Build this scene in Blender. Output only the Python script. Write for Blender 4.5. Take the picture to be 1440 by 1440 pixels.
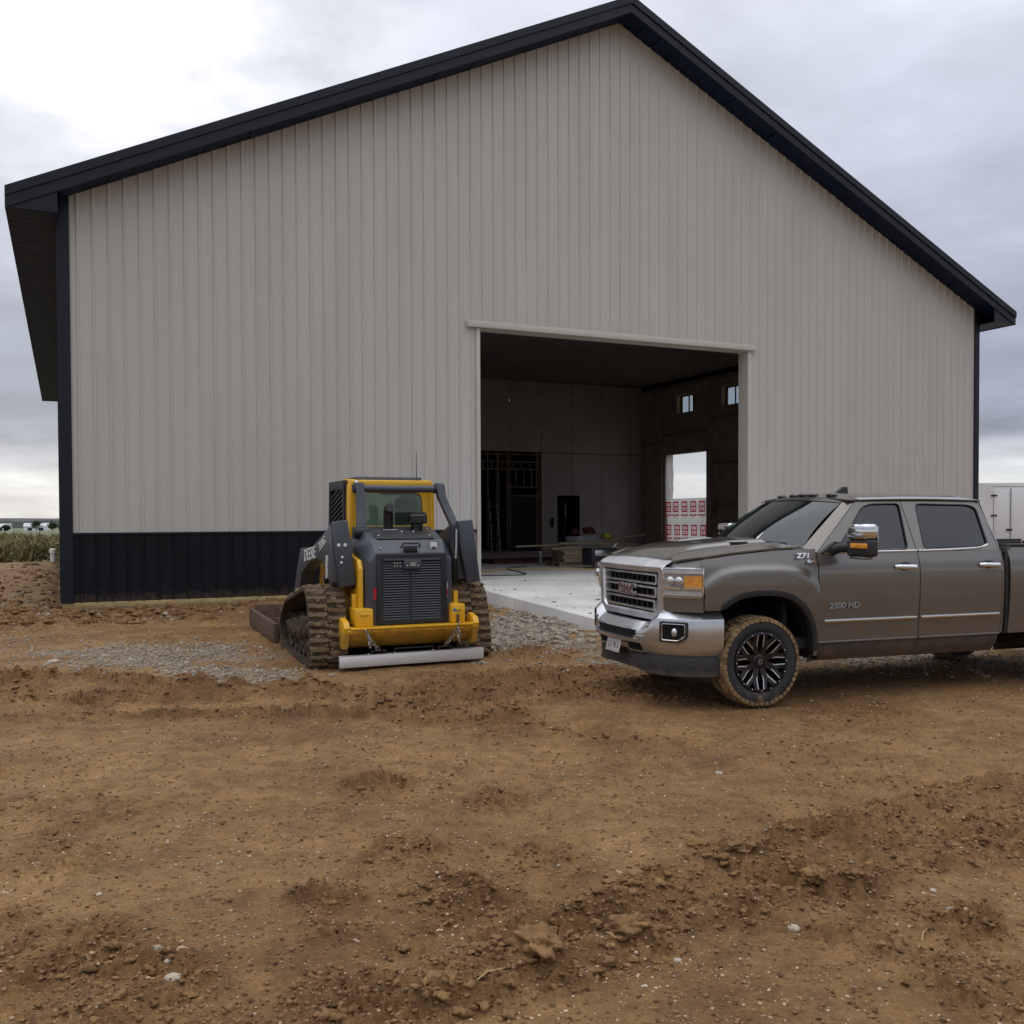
import bpy, bmesh, math, random
import numpy as np
from mathutils import Matrix, Vector

for o in list(bpy.data.objects):
    bpy.data.objects.remove(o)
scn = bpy.context.scene
COL = scn.collection
R = math.radians
random.seed(7)
RNG = np.random.RandomState(11)

# ------------------------------------------------------------------ camera
CAM_H = 1.7366
PITCH, ROLL, FPX = -0.0215, -0.0038, 1359.57
cam_data = bpy.data.cameras.new('camera')
cam = bpy.data.objects.new('camera', cam_data)
COL.objects.link(cam)
cam_data.sensor_fit = 'HORIZONTAL'
cam_data.sensor_width = 36.0
cam_data.lens = 36.0 * FPX / 1440.0
cam_data.shift_y = 38.3 / 1440.0
cam_data.clip_start = 0.05
cam_data.clip_end = 9000.0
cam.matrix_world = (Matrix.Translation((0, 0, CAM_H)) @ Matrix.Rotation(math.pi / 2 + PITCH, 4, 'X')
                    @ Matrix.Rotation(ROLL, 4, 'Z'))
scn.camera = cam

# ------------------------------------------------------------------ sky, sun, exposure
SUN_AZ, SUN_EL = R(-22.0), R(29.0)          # azimuth from +Y towards +X
sun_dir = Vector((math.sin(SUN_AZ) * math.cos(SUN_EL), math.cos(SUN_AZ) * math.cos(SUN_EL), math.sin(SUN_EL)))
world = bpy.data.worlds.new('World')
scn.world = world
world.use_nodes = True
wt = world.node_tree
wt.nodes.clear()


def N(t, kind, x=None, **kw):
    n = t.nodes.new(kind)
    for k, v in kw.items():
        setattr(n, k, v)
    return n


def lk(t, a, b):
    t.links.new(a, b)


def ramp(t, stops, interp='LINEAR'):
    n = t.nodes.new('ShaderNodeValToRGB')
    cr = n.color_ramp
    cr.interpolation = interp
    while len(cr.elements) < len(stops):
        cr.elements.new(0.5)
    for e, (p, c) in zip(cr.elements, stops):
        e.position = p
        e.color = (c[0], c[1], c[2], 1) if isinstance(c, (tuple, list)) else (c, c, c, 1)
    return n


def math_n(t, op, a, b=None, clamp=False):
    n = t.nodes.new('ShaderNodeMath')
    n.operation = op
    n.use_clamp = clamp
    for i, v in enumerate((a, b)):
        if v is None:
            continue
        if hasattr(v, 'is_output'):
            t.links.new(v, n.inputs[i])
        else:
            n.inputs[i].default_value = v
    return n.outputs[0]


def mix_c(t, fac, a, b, blend='MIX'):
    n = t.nodes.new('ShaderNodeMix')
    n.data_type = 'RGBA'
    n.blend_type = blend
    for s, v in ((n.inputs[0], fac), (n.inputs[6], a), (n.inputs[7], b)):
        if hasattr(v, 'is_output'):
            t.links.new(v, s)
        elif isinstance(v, (tuple, list)):
            s.default_value = (v[0], v[1], v[2], 1)
        else:
            s.default_value = v
    return n.outputs[2]


def build_world():
    t = wt
    tc = N(t, 'ShaderNodeTexCoord')
    sky = N(t, 'ShaderNodeTexSky', sky_type='NISHITA')
    sky.sun_disc = False
    sky.sun_elevation = SUN_EL
    sky.sun_rotation = SUN_AZ
    sep = N(t, 'ShaderNodeSeparateXYZ')
    lk(t, tc.outputs['Generated'], sep.inputs[0])
    z = math_n(t, 'MAXIMUM', sep.outputs[2], 0.0)
    zz = math_n(t, 'ADD', z, 0.16)
    cx = math_n(t, 'DIVIDE', sep.outputs[0], zz)
    cy = math_n(t, 'DIVIDE', sep.outputs[1], zz)
    comb = N(t, 'ShaderNodeCombineXYZ')
    lk(t, cx, comb.inputs[0])
    lk(t, cy, comb.inputs[1])
    n1 = N(t, 'ShaderNodeTexNoise', noise_dimensions='3D')
    n1.inputs['Scale'].default_value = 0.9
    n1.inputs['Detail'].default_value = 7
    n1.inputs['Roughness'].default_value = 0.52
    n1.inputs['Distortion'].default_value = 0.5
    lk(t, comb.outputs[0], n1.inputs['Vector'])
    n2 = N(t, 'ShaderNodeTexNoise', noise_dimensions='3D')
    n2.inputs['Scale'].default_value = 2.3
    n2.inputs['Detail'].default_value = 6
    n2.inputs['Roughness'].default_value = 0.55
    lk(t, comb.outputs[0], n2.inputs['Vector'])
    # band edges wander a little with the noise
    wob = math_n(t, 'MULTIPLY', math_n(t, 'SUBTRACT', n1.outputs[0], 0.5), 0.10)
    wob = math_n(t, 'MULTIPLY', wob, math_n(t, 'MINIMUM', math_n(t, 'MULTIPLY', z, 7.0), 1.0))
    e = math_n(t, 'ADD', z, wob, clamp=True)
    base = ramp(t, [(0.0, (.55, .565, .58)), (0.035, (.63, .645, .66)), (0.060, (.50, .525, .58)), (0.085, (.265, .285, .355)),
                    (0.15, (.305, .332, .41)), (0.25, (.41, .435, .52)), (0.36, (.53, .555, .645)), (0.50, (.66, .685, .77)),
                    (0.75, (1.12, 1.14, 1.19)), (1.0, (1.48, 1.49, 1.51))], 'EASE')
    lk(t, e, base.inputs[0])
    m = ramp(t, [(0.28, .80), (0.44, .93), (0.56, 1.02), (0.74, 1.22)])
    lk(t, n2.outputs[0], m.inputs[0])
    cl = mix_c(t, 1.0, base.outputs[0], m.outputs[0], 'MULTIPLY')
    # thin cloud around the veiled sun
    dot = N(t, 'ShaderNodeVectorMath', operation='DOT_PRODUCT')
    nv = N(t, 'ShaderNodeVectorMath', operation='NORMALIZE')
    lk(t, tc.outputs['Generated'], nv.inputs[0])
    lk(t, nv.outputs[0], dot.inputs[0])
    dot.inputs[1].default_value = sun_dir
    g = ramp(t, [(0.0, 0.0), (0.95, 0.0), (0.98, .25), (0.994, 0.6), (1.0, 0.8)], 'EASE')
    lk(t, dot.outputs['Value'], g.inputs[0])
    gm = math_n(t, 'MULTIPLY', g.outputs[0], ramp_val(t, n2.outputs[0], 0.36, 0.62))
    gl = mix_c(t, gm, cl, (1.05, 1.06, 1.09))
    s10 = N(t, 'ShaderNodeVectorMath', operation='SCALE')
    lk(t, gl, s10.inputs[0])
    s10.inputs['Scale'].default_value = 9.3
    fin = mix_c(t, 0.95, sky.outputs[0], s10.outputs[0])
    below = ramp(t, [(0.49, 0.0), (0.5, 1.0)])
    lk(t, math_n(t, 'ADD', math_n(t, 'MULTIPLY', sep.outputs[2], 0.5), 0.5), below.inputs[0])
    fin = mix_c(t, below.outputs[0], (1.4, 1.1, .8), fin)
    bg = N(t, 'ShaderNodeBackground')
    bg.inputs['Strength'].default_value = 0.1
    lk(t, fin, bg.inputs['Color'])
    out = N(t, 'ShaderNodeOutputWorld')
    lk(t, bg.outputs[0], out.inputs['Surface'])


def ramp_val(t, sock, a, b):
    n = t.nodes.new('ShaderNodeMapRange')
    n.interpolation_type = 'SMOOTHSTEP'
    n.inputs['From Min'].default_value = a
    n.inputs['From Max'].default_value = b
    t.links.new(sock, n.inputs['Value'])
    return n.outputs['Result']


build_world()
sun_data = bpy.data.lights.new('sun', 'SUN')
sun_data.energy = 0.6
sun_data.angle = R(25)
sun_data.color = (1.0, 0.96, 0.90)
sun = bpy.data.objects.new('sun', sun_data)
COL.objects.link(sun)
sun.rotation_euler = (-sun_dir).to_track_quat('-Z', 'Y').to_euler()
scn.view_settings.view_transform = 'Standard'
scn.view_settings.look = 'None'
scn.view_settings.exposure = 0.42
scn.view_settings.gamma = 1.0
scn.view_settings.use_curve_mapping = False
scn.render.engine = 'CYCLES'
scn.cycles.max_bounces = 12
scn.cycles.diffuse_bounces = 6
scn.cycles.transparent_max_bounces = 16


# ------------------------------------------------------------------ materials
def M(name, col, rough=0.6, metal=0.0, spec=0.5, var=0.0, vscale=6.0, bump=0.0, bscale=60.0, coat=0.0,
      mud=None, trans=0.0, stretch=None, alpha=None, mudcol=(.20, .125, .07)):
    """procedural principled material; var = colour variation, mud = (z0, z1, amount) splashes thinning out with height"""
    m = bpy.data.materials.new(name)
    m.use_nodes = True
    t = m.node_tree
    b = t.nodes['Principled BSDF']
    b.inputs['Roughness'].default_value = rough
    b.inputs['Metallic'].default_value = metal
    b.inputs['Specular IOR Level'].default_value = spec
    b.inputs['Coat Weight'].default_value = coat
    b.inputs['Coat Roughness'].default_value = 0.06
    if trans:
        b.inputs['Transmission Weight'].default_value = trans
    geo = N(t, 'ShaderNodeTexCoord')
    vec = geo.outputs['Object']
    if stretch:
        mp = N(t, 'ShaderNodeMapping')
        mp.inputs['Scale'].default_value = stretch
        lk(t, vec, mp.inputs['Vector'])
        vec = mp.outputs[0]
    c = None
    nz = N(t, 'ShaderNodeTexNoise')
    nz.inputs['Scale'].default_value = vscale
    nz.inputs['Detail'].default_value = 6
    nz.inputs['Roughness'].default_value = 0.6
    lk(t, vec, nz.inputs['Vector'])
    lo = tuple(max(0, x * (1 - var)) for x in col)
    hi = tuple(min(1, x * (1 + var)) for x in col)
    r = ramp(t, [(0.3, lo), (0.7, hi)])
    lk(t, nz.outputs[0], r.inputs[0])
    c = r.outputs[0]
    if mud:
        g = N(t, 'ShaderNodeNewGeometry')
        sp = N(t, 'ShaderNodeSeparateXYZ')
        lk(t, g.outputs['Position'], sp.inputs[0])
        h = ramp_val(t, sp.outputs[2], mud[1], mud[0])
        mn = N(t, 'ShaderNodeTexNoise')
        mn.inputs['Scale'].default_value = 9
        mn.inputs['Detail'].default_value = 10
        mn.inputs['Roughness'].default_value = 0.72
        lk(t, geo.outputs['Object'], mn.inputs['Vector'])
        s = math_n(t, 'ADD', mn.outputs[0], math_n(t, 'MULTIPLY', h, 0.42))
        f = math_n(t, 'MULTIPLY', ramp_val(t, s, 0.70, 0.92), mud[2])
        f = math_n(t, 'MULTIPLY', f, math_n(t, 'GREATER_THAN', h, 0.001))
        c = mix_c(t, f, c, mudcol)
        rr = math_n(t, 'ADD', rough, math_n(t, 'MULTIPLY', f, 0.85 - rough))
        lk(t, rr, b.inputs['Roughness'])
        if metal:
            lk(t, math_n(t, 'MULTIPLY', math_n(t, 'SUBTRACT', 1.0, f), metal), b.inputs['Metallic'])
        if coat:
            lk(t, math_n(t, 'MULTIPLY', math_n(t, 'SUBTRACT', 1.0, f), coat), b.inputs['Coat Weight'])
    elif var and rough < 0.9:
        rr = ramp(t, [(0.3, max(0.02, rough - .06)), (0.7, min(1, rough + .08))])
        lk(t, nz.outputs[0], rr.inputs[0])
        lk(t, rr.outputs[0], b.inputs['Roughness'])
    lk(t, c, b.inputs['Base Color'])
    if bump:
        bn = N(t, 'ShaderNodeTexNoise')
        bn.inputs['Scale'].default_value = bscale
        bn.inputs['Detail'].default_value = 6
        lk(t, vec, bn.inputs['Vector'])
        bp = N(t, 'ShaderNodeBump')
        bp.inputs['Strength'].default_value = bump
        bp.inputs['Distance'].default_value = 0.01
        lk(t, bn.outputs[0], bp.inputs['Height'])
        lk(t, bp.outputs[0], b.inputs['Normal'])
    return m


MT = {}
MT['siding'] = M('taupe_painted_steel', (.478, .462, .430), .45, 0, .35, var=.05, vscale=1.4, stretch=(1, 1, .12), mud=(.2, 1.4, .0))
MT['blacksteel'] = M('black_painted_steel', (.0055, .0065, .010), .5, 0, .22, var=.25, vscale=1.2, mud=(.1, .6, .22))
MT['trimblack'] = M('black_trim_steel', (.0075, .0105, .018), .42, 0, .30, var=.1, vscale=2)
MT['soffit'] = M('black_soffit', (.006, .014, .046), .55, 0, .2, var=.15, vscale=3)
MT['timber'] = M('treated_timber', (.40, .30, .14), .8, 0, .2, var=.25, vscale=3, stretch=(1, 12, 12), bump=.15, mud=(.02, .2, .7))
MT['taupetrim'] = M('taupe_trim_steel', (.50, .47, .42), .4, 0, .4, var=.03)
MT['board'] = M('grey_wall_board', (.50, .45, .43), .85, 0, .2, var=.10, vscale=1.5)
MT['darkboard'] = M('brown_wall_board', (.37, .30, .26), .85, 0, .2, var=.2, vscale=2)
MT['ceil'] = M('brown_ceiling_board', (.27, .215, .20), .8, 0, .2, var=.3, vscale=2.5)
MT['stud'] = M('pine_stud', (.26, .20, .15), .8, 0, .2, var=.25, vscale=3)
MT['lightstud'] = M('pale_pine', (.42, .33, .22), .8, 0, .2, var=.2, vscale=3)
MT['dark'] = M('dark_void', (.01, .01, .011), .8, 0, .2, var=.2)  # near-black stand-in for shade inside voids, plus some black parts
MT['concrete'] = M('pale_concrete', (.64, .625, .60), .8, 0, .3, var=.13, vscale=1.1, bump=.12, bscale=30)
MT['windowblack'] = M('black_window_vinyl', (.02, .02, .022), .4)
MT['white'] = M('white_paint', (.84, .85, .86), .35, 0, .5, var=.03, vscale=2)
MT['whitegrey'] = M('grey_white_trim', (.45, .46, .47), .4, 0.2, .5, var=.08)
MT['pvc'] = M('white_pvc', (.75, .74, .68), .45, var=.05)
MT['paint'] = M('brown_grey_metallic_paint', (.160, .147, .134), .28, .62, .5, var=.035, vscale=2, coat=1.0, mud=(.35, .9, .25))
MT['paintdirty'] = M('dusty_rocker_paint', (.085, .075, .066), .55, .2, .4, var=.2, vscale=5, mud=(.3, .75, .5))
MT['chrome'] = M('chrome', (.60, .615, .65), .23, .88, .5, var=.05, vscale=4, mud=(.2, .8, .18))
MT['grillechrome'] = M('grille_chrome', (.70, .71, .74), .33, .82, .6, var=.04)
MT['chromeclean'] = M('clean_chrome', (.72, .72, .73), .10, 1, .5, var=.03)
MT['satin'] = M('satin_silver', (.45, .45, .46), .25, 1, .5, var=.08)
MT['plastic'] = M('black_plastic', (.022, .022, .024), .5, 0, .4, var=.2, vscale=8, mud=(.2, .6, .22))
MT['blackgloss'] = M('gloss_black', (.010, .010, .011), .22, 0, .5, var=.2)
MT['liner'] = M('wheel_well_liner', (.014, .012, .011), .85, 0, .2, var=.4, vscale=8, mud=(.3, 1.3, .5), mudcol=(.07, .05, .035))
MT['rubber'] = M('tyre_rubber', (.035, .034, .034), .75, 0, .3, var=.25, vscale=9, mud=(-.1, .32, .8))
MT['mudrubber'] = M('muddy_tread', (.24, .16, .085), .92, 0, .2, var=.62, vscale=13, bump=.8, bscale=55)
MT['mudtrack'] = M('muddy_track_rubber', (.185, .13, .082), .92, 0, .2, var=.50, vscale=9, bump=.9, bscale=35)
MT['mudtrackdark'] = M('dark_mud', (.075, .055, .038), .95, 0, .2, var=.45, vscale=9, bump=1.0, bscale=25)
MT['amber'] = M('amber_lens', (.85, .30, .02), .16, 0, .7, var=.38, vscale=22)
MT['redlens'] = M('red_reflector', (.45, .02, .03), .3, 0, .5, var=.1)
MT['badgegrey'] = M('dull_badge_silver', (.30, .30, .31), .35, .4, .5, var=.1)
MT['emblem'] = M('red_emblem', (.17, .03, .035), .35, 0, .5, var=.1)
MT['lampglass'] = M('clear_lamp_glass', (.60, .61, .63), .06, .75, .8, var=.05)
MT['whitelens'] = M('white_lens_bar', (.52, .53, .55), .14, .2, .7, var=.25, vscale=35)
MT['grilletop'] = M('bright_grille_cap', (.66, .67, .70), .22, .35, .8, var=.04)
MT['lamphousing'] = M('lamp_housing', (.36, .37, .39), .2, .25, .5, var=.1, vscale=12)
MT['seat'] = M('seat_fabric', (.035, .033, .032), .8, var=.2)
MT['yellow'] = M('yellow_enamel', (.74, .40, .016), .38, 0, .5, var=.06, vscale=4, coat=.15, mud=(.2, .75, .45), mudcol=(.18, .12, .07))
MT['charcoal'] = M('charcoal_enamel', (.052, .058, .074), .42, 0, .5, var=.10, vscale=5, coat=.1, mud=(.3, 1.1, .35))
MT['charcoaldark'] = M('dark_charcoal', (.018, .02, .026), .5, 0, .4, var=.15, vscale=6)
MT['steelbar'] = M('bare_aluminium', (.72, .72, .72), .45, .5, .5, var=.10, vscale=5, stretch=(.3, 6, 6), mud=(.0, .12, .3))
MT['chainsteel'] = M('galvanised_chain', (.50, .49, .47), .42, .9, .5, var=.25, vscale=20)
MT['rust'] = M('brown_rusty_steel', (.115, .075, .05), .8, .1, .3, var=.4, vscale=6, bump=.4)
MT['bluesticker'] = M('blue_sticker', (.02, .20, .42), .4)
MT['whitesticker'] = M('white_sticker', (.70, .69, .66), .5, var=.1, vscale=40)
MT['greensticker'] = M('hi_vis_cloth', (.32, .42, .04), .8, var=.2)
MT['redcloth'] = M('dull_red_cloth', (.10, .03, .025), .85, var=.3)
MT['lumber'] = M('pale_lumber', (.34, .27, .18), .8, 0, .2, var=.25, vscale=5)
MT['redpallet'] = M('red_brown_board', (.12, .05, .035), .8, 0, .2, var=.3, vscale=4)
MT['cord'] = M('yellow_cord', (.60, .42, .05), .6)
MT['stone'] = M('pale_stone', (.42, .36, .28), .85, 0, .3, var=.25, vscale=20)

MT['straw'] = M('dry_straw', (.45, .33, .16), .8, var=.2)


def glass_mat(name, tint, rough=0.02, ref=0.10, density=0.5, trancol=None):
    """tinted pane: part see-through, part dark film, fresnel gloss on top"""
    m = bpy.data.materials.new(name)
    m.use_nodes = True
    t = m.node_tree
    t.nodes.clear()
    out = N(t, 'ShaderNodeOutputMaterial')
    tr = N(t, 'ShaderNodeBsdfTransparent')
    tr.inputs[0].default_value = (*(trancol or tint), 1)
    df = N(t, 'ShaderNodeBsdfDiffuse')
    df.inputs[0].default_value = (*tint, 1)
    gl = N(t, 'ShaderNodeBsdfGlossy')
    gl.inputs['Roughness'].default_value = rough
    gl.inputs[0].default_value = (.95, .97, 1, 1)
    m1 = N(t, 'ShaderNodeMixShader')
    m1.inputs[0].default_value = density
    lk(t, tr.outputs[0], m1.inputs[1])
    lk(t, df.outputs[0], m1.inputs[2])
    ge = N(t, 'ShaderNodeNewGeometry')
    dt = N(t, 'ShaderNodeVectorMath', operation='DOT_PRODUCT')
    lk(t, ge.outputs['Normal'], dt.inputs[0])
    lk(t, ge.outputs['Incoming'], dt.inputs[1])
    gz = math_n(t, 'POWER', math_n(t, 'SUBTRACT', 1.0, math_n(t, 'ABSOLUTE', dt.outputs['Value']), True), 5.0)
    f = math_n(t, 'ADD', math_n(t, 'MULTIPLY', gz, .9 - ref), .04 + ref, clamp=True)
    m2 = N(t, 'ShaderNodeMixShader')
    lk(t, f, m2.inputs[0])
    lk(t, m1.outputs[0], m2.inputs[1])
    lk(t, gl.outputs[0], m2.inputs[2])
    lk(t, m2.outputs[0], out.inputs['Surface'])
    return m


MT['tint'] = glass_mat('tinted_side_glass', (.012, .012, .014), .03, .035, .85, (.10, .10, .11))
MT['lens'] = glass_mat('clear_lens_cover', (.5, .5, .5), .02, .06, .04, (.97, .97, .97))
MT['windshield'] = glass_mat('windshield_glass', (.03, .045, .042), .02, .04, .25, (.34, .54, .46))
MT['cabglass'] = glass_mat('cab_glass', (.2, .25, .22), .02, .0, .10, (.66, .75, .68))
MT['pane'] = glass_mat('window_pane', (.5, .55, .55), .02, .02, .08, (.90, .96, .96))


def sheet_mat(name, col, clear):
    m = bpy.data.materials.new(name)
    m.use_nodes = True
    t = m.node_tree
    t.nodes.clear()
    out = N(t, 'ShaderNodeOutputMaterial')
    tl = N(t, 'ShaderNodeBsdfTranslucent')
    tl.inputs[0].default_value = (*col, 1)
    df = N(t, 'ShaderNodeBsdfDiffuse')
    df.inputs[0].default_value = (*col, 1)
    tr = N(t, 'ShaderNodeBsdfTransparent')
    a = N(t, 'ShaderNodeMixShader')
    a.inputs[0].default_value = .35
    lk(t, tl.outputs[0], a.inputs[1])
    lk(t, df.outputs[0], a.inputs[2])
    b = N(t, 'ShaderNodeMixShader')
    b.inputs[0].default_value = clear
    lk(t, a.outputs[0], b.inputs[1])
    lk(t, tr.outputs[0], b.inputs[2])
    lk(t, b.outputs[0], out.inputs['Surface'])
    return m


MT['film'] = sheet_mat('clear_plastic_film', (.55, .58, .64), .88)
MT['wrap'] = sheet_mat('white_house_wrap', (.80, .78, .78), .0)
MT['redink'] = sheet_mat('red_print', (.70, .012, .04), .0)


# ------------------------------------------------------------------ mesh helpers
class MB:
    def __init__(s):
        s.v, s.f = [], []

    def add(s, vs, fs):
        k = len(s.v)
        s.v += [tuple(p) for p in vs]
        s.f += [tuple(i + k for i in f) for f in fs]
        return s

    def box(s, x0, x1, y0, y1, z0, z1, mat=None):
        vs = [(x, y, z) for x in (x0, x1) for y in (y0, y1) for z in (z0, z1)]
        if mat is not None:
            vs = [tuple(mat @ Vector(p)) for p in vs]
        return s.add(vs, [(0, 1, 3, 2), (4, 6, 7, 5), (0, 4, 5, 1), (2, 3, 7, 6), (0, 2, 6, 4), (1, 5, 7, 3)])

    def prism(s, poly, axis, a, b):
        """poly of 2-D points extruded along axis ('x': poly=(y,z), 'y': poly=(x,z), 'z': poly=(x,y))"""
        def P(p, h):
            return {'x': (h, p[0], p[1]), 'y': (p[0], h, p[1]), 'z': (p[0], p[1], h)}[axis]
        n = len(poly)
        vs = [P(p, a) for p in poly] + [P(p, b) for p in poly]
        fs = [tuple(range(n))[::-1], tuple(range(n, 2 * n))]
        fs += [(i, (i + 1) % n, n + (i + 1) % n, n + i) for i in range(n)]
        return s.add(vs, fs)

    def ring(s, outer, inner, axis, a, b):
        """frame between two loops with the same number of points"""
        def P(p, h):
            return {'x': (h, p[0], p[1]), 'y': (p[0], h, p[1]), 'z': (p[0], p[1], h)}[axis]
        n = len(outer)
        vs = [P(p, a) for p in outer] + [P(p, a) for p in inner] + [P(p, b) for p in outer] + [P(p, b) for p in inner]
        fs = []
        for i in range(n):
            j = (i + 1) % n
            fs += [(i, n + i, n + j, j), (2 * n + i, 2 * n + j, 3 * n + j, 3 * n + i),
                   (i, j, 2 * n + j, 2 * n + i), (n + i, 3 * n + i, 3 * n + j, n + j)]
        return s.add(vs, fs)

    def tube(s, pts, r, n=8, closed=False, flat=1.0, cap=True):
        pts = [Vector(p) for p in pts]
        k = len(pts)
        rings = []
        up = None
        for i, p in enumerate(pts):
            a = pts[(i - 1) % k] if (closed or i > 0) else p
            b = pts[(i + 1) % k] if (closed or i < k - 1) else p
            t = (b - a).normalized()
            if up is None:
                up = Vector((0, 0, 1)) if abs(t.z) < .9 else Vector((1, 0, 0))
            x = t.cross(up).normalized()
            y = x.cross(t).normalized()
            up = y
            rr = r[i] if isinstance(r, (list, tuple)) else r
            rings.append([p + x * (rr * math.cos(2 * math.pi * j / n)) + y * (rr * flat * math.sin(2 * math.pi * j / n)) for j in range(n)])
        vs = [q for g in rings for q in g]
        fs = []
        for i in range(k if closed else k - 1):
            i2 = (i + 1) % k
            for j in range(n):
                j2 = (j + 1) % n
                fs.append((i * n + j, i * n + j2, i2 * n + j2, i2 * n + j))
        if cap and not closed:
            fs += [tuple(range(n))[::-1], tuple(range((k - 1) * n, k * n))]
        return s.add(vs, fs)

    def cyl(s, a, b, r, n=16, r2=None):
        return s.tube([a, b], [r, r if r2 is None else r2], n)

    def lathe(s, prof, axis='y', n=32, c=(0, 0, 0), cap=False):
        """prof: (radius, height along axis)"""
        vs = []
        for r, h in prof:
            for j in range(n):
                a = 2 * math.pi * j / n
                u, w = r * math.cos(a), r * math.sin(a)
                vs.append({'y': (c[0] + u, c[1] + h, c[2] + w), 'z': (c[0] + u, c[1] + w, c[2] + h), 'x': (c[0] + h, c[1] + u, c[2] + w)}[axis])
        fs = []
        for i in range(len(prof) - 1):
            for j in range(n):
                j2 = (j + 1) % n
                fs.append((i * n + j, i * n + j2, (i + 1) * n + j2, (i + 1) * n + j))
        if cap:
            fs += [tuple(range(n)), tuple(range((len(prof) - 1) * n, len(prof) * n))[::-1]]
        return s.add(vs, fs)

    def grid(s, nu, nv, fn, cu=False, cv=False):
        vs = [fn(i / (nu if cu else nu - 1), j / (nv if cv else nv - 1)) for i in range(nu) for j in range(nv)]
        fs = []
        for i in range(nu if cu else nu - 1):
            for j in range(nv if cv else nv - 1):
                i2, j2 = (i + 1) % nu, (j + 1) % nv
                fs.append((i * nv + j, i2 * nv + j, i2 * nv + j2, i * nv + j2))
        return s.add(vs, fs)

    def sphere(s, c, r, n=12, m=8, sc=(1, 1, 1)):
        def fn(u, w):
            a, b = 2 * math.pi * u, math.pi * (w - .5)
            return (c[0] + r * sc[0] * math.cos(a) * math.cos(b), c[1] + r * sc[1] * math.sin(a) * math.cos(b), c[2] + r * sc[2] * math.sin(b))
        return s.grid(n, m, fn, cu=True)

    def mesh(s, name, mat=None, bevel=0.0, seg=2, solid=0.0, smooth=True, ang=34, mirror=None):
        bm = bmesh.new()
        vv = [bm.verts.new(p) for p in s.v]
        for f in s.f:
            try:
                bm.faces.new([vv[i] for i in f])
            except ValueError:
                pass
        bmesh.ops.remove_doubles(bm, verts=bm.verts, dist=1e-5)
        bmesh.ops.recalc_face_normals(bm, faces=bm.faces)
        if solid:
            bmesh.ops.solidify(bm, geom=bm.faces[:], thickness=solid)
        if bevel:
            ed = [e for e in bm.edges if e.is_manifold and e.calc_face_angle(0) > R(28)]
            bmesh.ops.bevel(bm, geom=ed, offset=bevel, segments=seg, affect='EDGES', clamp_overlap=True, profile=.5)
        if smooth:
            for f in bm.faces:
                f.smooth = True
            for e in bm.edges:
                if e.is_manifold and e.calc_face_angle(0) > R(ang):
                    e.smooth = False
        me = bpy.data.meshes.new(name)
        bm.to_mesh(me)
        bm.free()
        if mat is not None:
            me.materials.append(mat)
        return me

    def build(s, name, mat, parent=None, **kw):
        return put(name, s.mesh(name, mat, **kw), parent)


def put(name, me, parent=None, loc=None, rot=None, scale=None):
    o = bpy.data.objects.new(name, me)
    COL.objects.link(o)
    if parent is not None:
        o.parent = parent
    if loc is not None:
        o.location = loc
    if rot is not None:
        o.rotation_euler = rot
    if scale is not None:
        o.scale = scale
    return o


def tag(o, label=None, cat=None, group=None, kind=None):
    if label:
        o['label'] = label
    if cat:
        o['category'] = cat
    if group:
        o['group'] = group
    if kind:
        o['kind'] = kind
    return o


def thing(name, label, cat, loc=(0, 0, 0), rz=0.0, group=None):
    o = put(name, None, None, loc, (0, 0, rz))
    return tag(o, label, cat, group)


def copy_tree(o, parent=None):
    c = o.copy()
    COL.objects.link(c)
    if parent is not None:
        c.parent = parent
    for ch in [x for x in bpy.data.objects if x.parent == o]:
        copy_tree(ch, c)
    return c


def text_mesh(body, size, ext=0.004, name='lettering', sx=1.0, bold=0.0, shear=0.0, mat=None, space=1.0):
    cu = bpy.data.curves.new(name, 'FONT')
    cu.body = body
    cu.size = size
    cu.extrude = ext
    cu.offset = bold
    cu.shear = shear
    cu.space_character = space
    cu.align_x = 'CENTER'
    cu.align_y = 'CENTER'
    o = bpy.data.objects.new(name, cu)
    COL.objects.link(o)
    bpy.context.view_layer.update()
    me = bpy.data.meshes.new_from_object(o.evaluated_get(bpy.context.evaluated_depsgraph_get()))
    me.name = name
    bpy.data.objects.remove(o)
    if sx != 1.0:
        me.transform(Matrix.Diagonal((sx, 1, 1, 1)))
    if mat:
        me.materials.clear()
        me.materials.append(mat)
    return me


def frame_mat(origin, xdir, ydir):
    """matrix that lays text (x right, y up, z out) with given axes"""
    x = Vector(xdir).normalized()
    y = Vector(ydir).normalized()
    z = x.cross(y).normalized()
    y = z.cross(x)
    m = Matrix((x, y, z)).transposed().to_4x4()
    return Matrix.Translation(origin) @ m


def lay(name, me, parent, origin, xdir, ydir):
    o = put(name, me, parent)
    o.matrix_local = frame_mat(origin, xdir, ydir)
    return o


def sstep(a, b, x):
    t = np.clip((x - a) / (b - a), 0, 1)
    return t * t * (3 - 2 * t)


def interp(x, xs, ys):
    return float(np.interp(x, xs, ys))


# building frame: s along the gable wall (left to right), t into the building
YAW = 0.4328
BX, BY = -8.4756, 18.211
UX, UY = math.cos(YAW), math.sin(YAW)
WID, LEN = 24.38, 29.9


def bp(s, t, z=0.0):
    return (BX + UX * s - UY * t, BY + UY * s + UX * t, z)


# ================================================================== GROUND
def hash2(ix, iy, seed):
    h = (ix.astype(np.int64) * 374761393 + iy.astype(np.int64) * 668265263 + seed * 1442695041) & 0xffffffff
    h = ((h ^ (h >> 13)) * 1274126177) & 0xffffffff
    h = h ^ (h >> 16)
    return (h & 0xffff).astype(np.float64) / 65535.0


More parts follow.
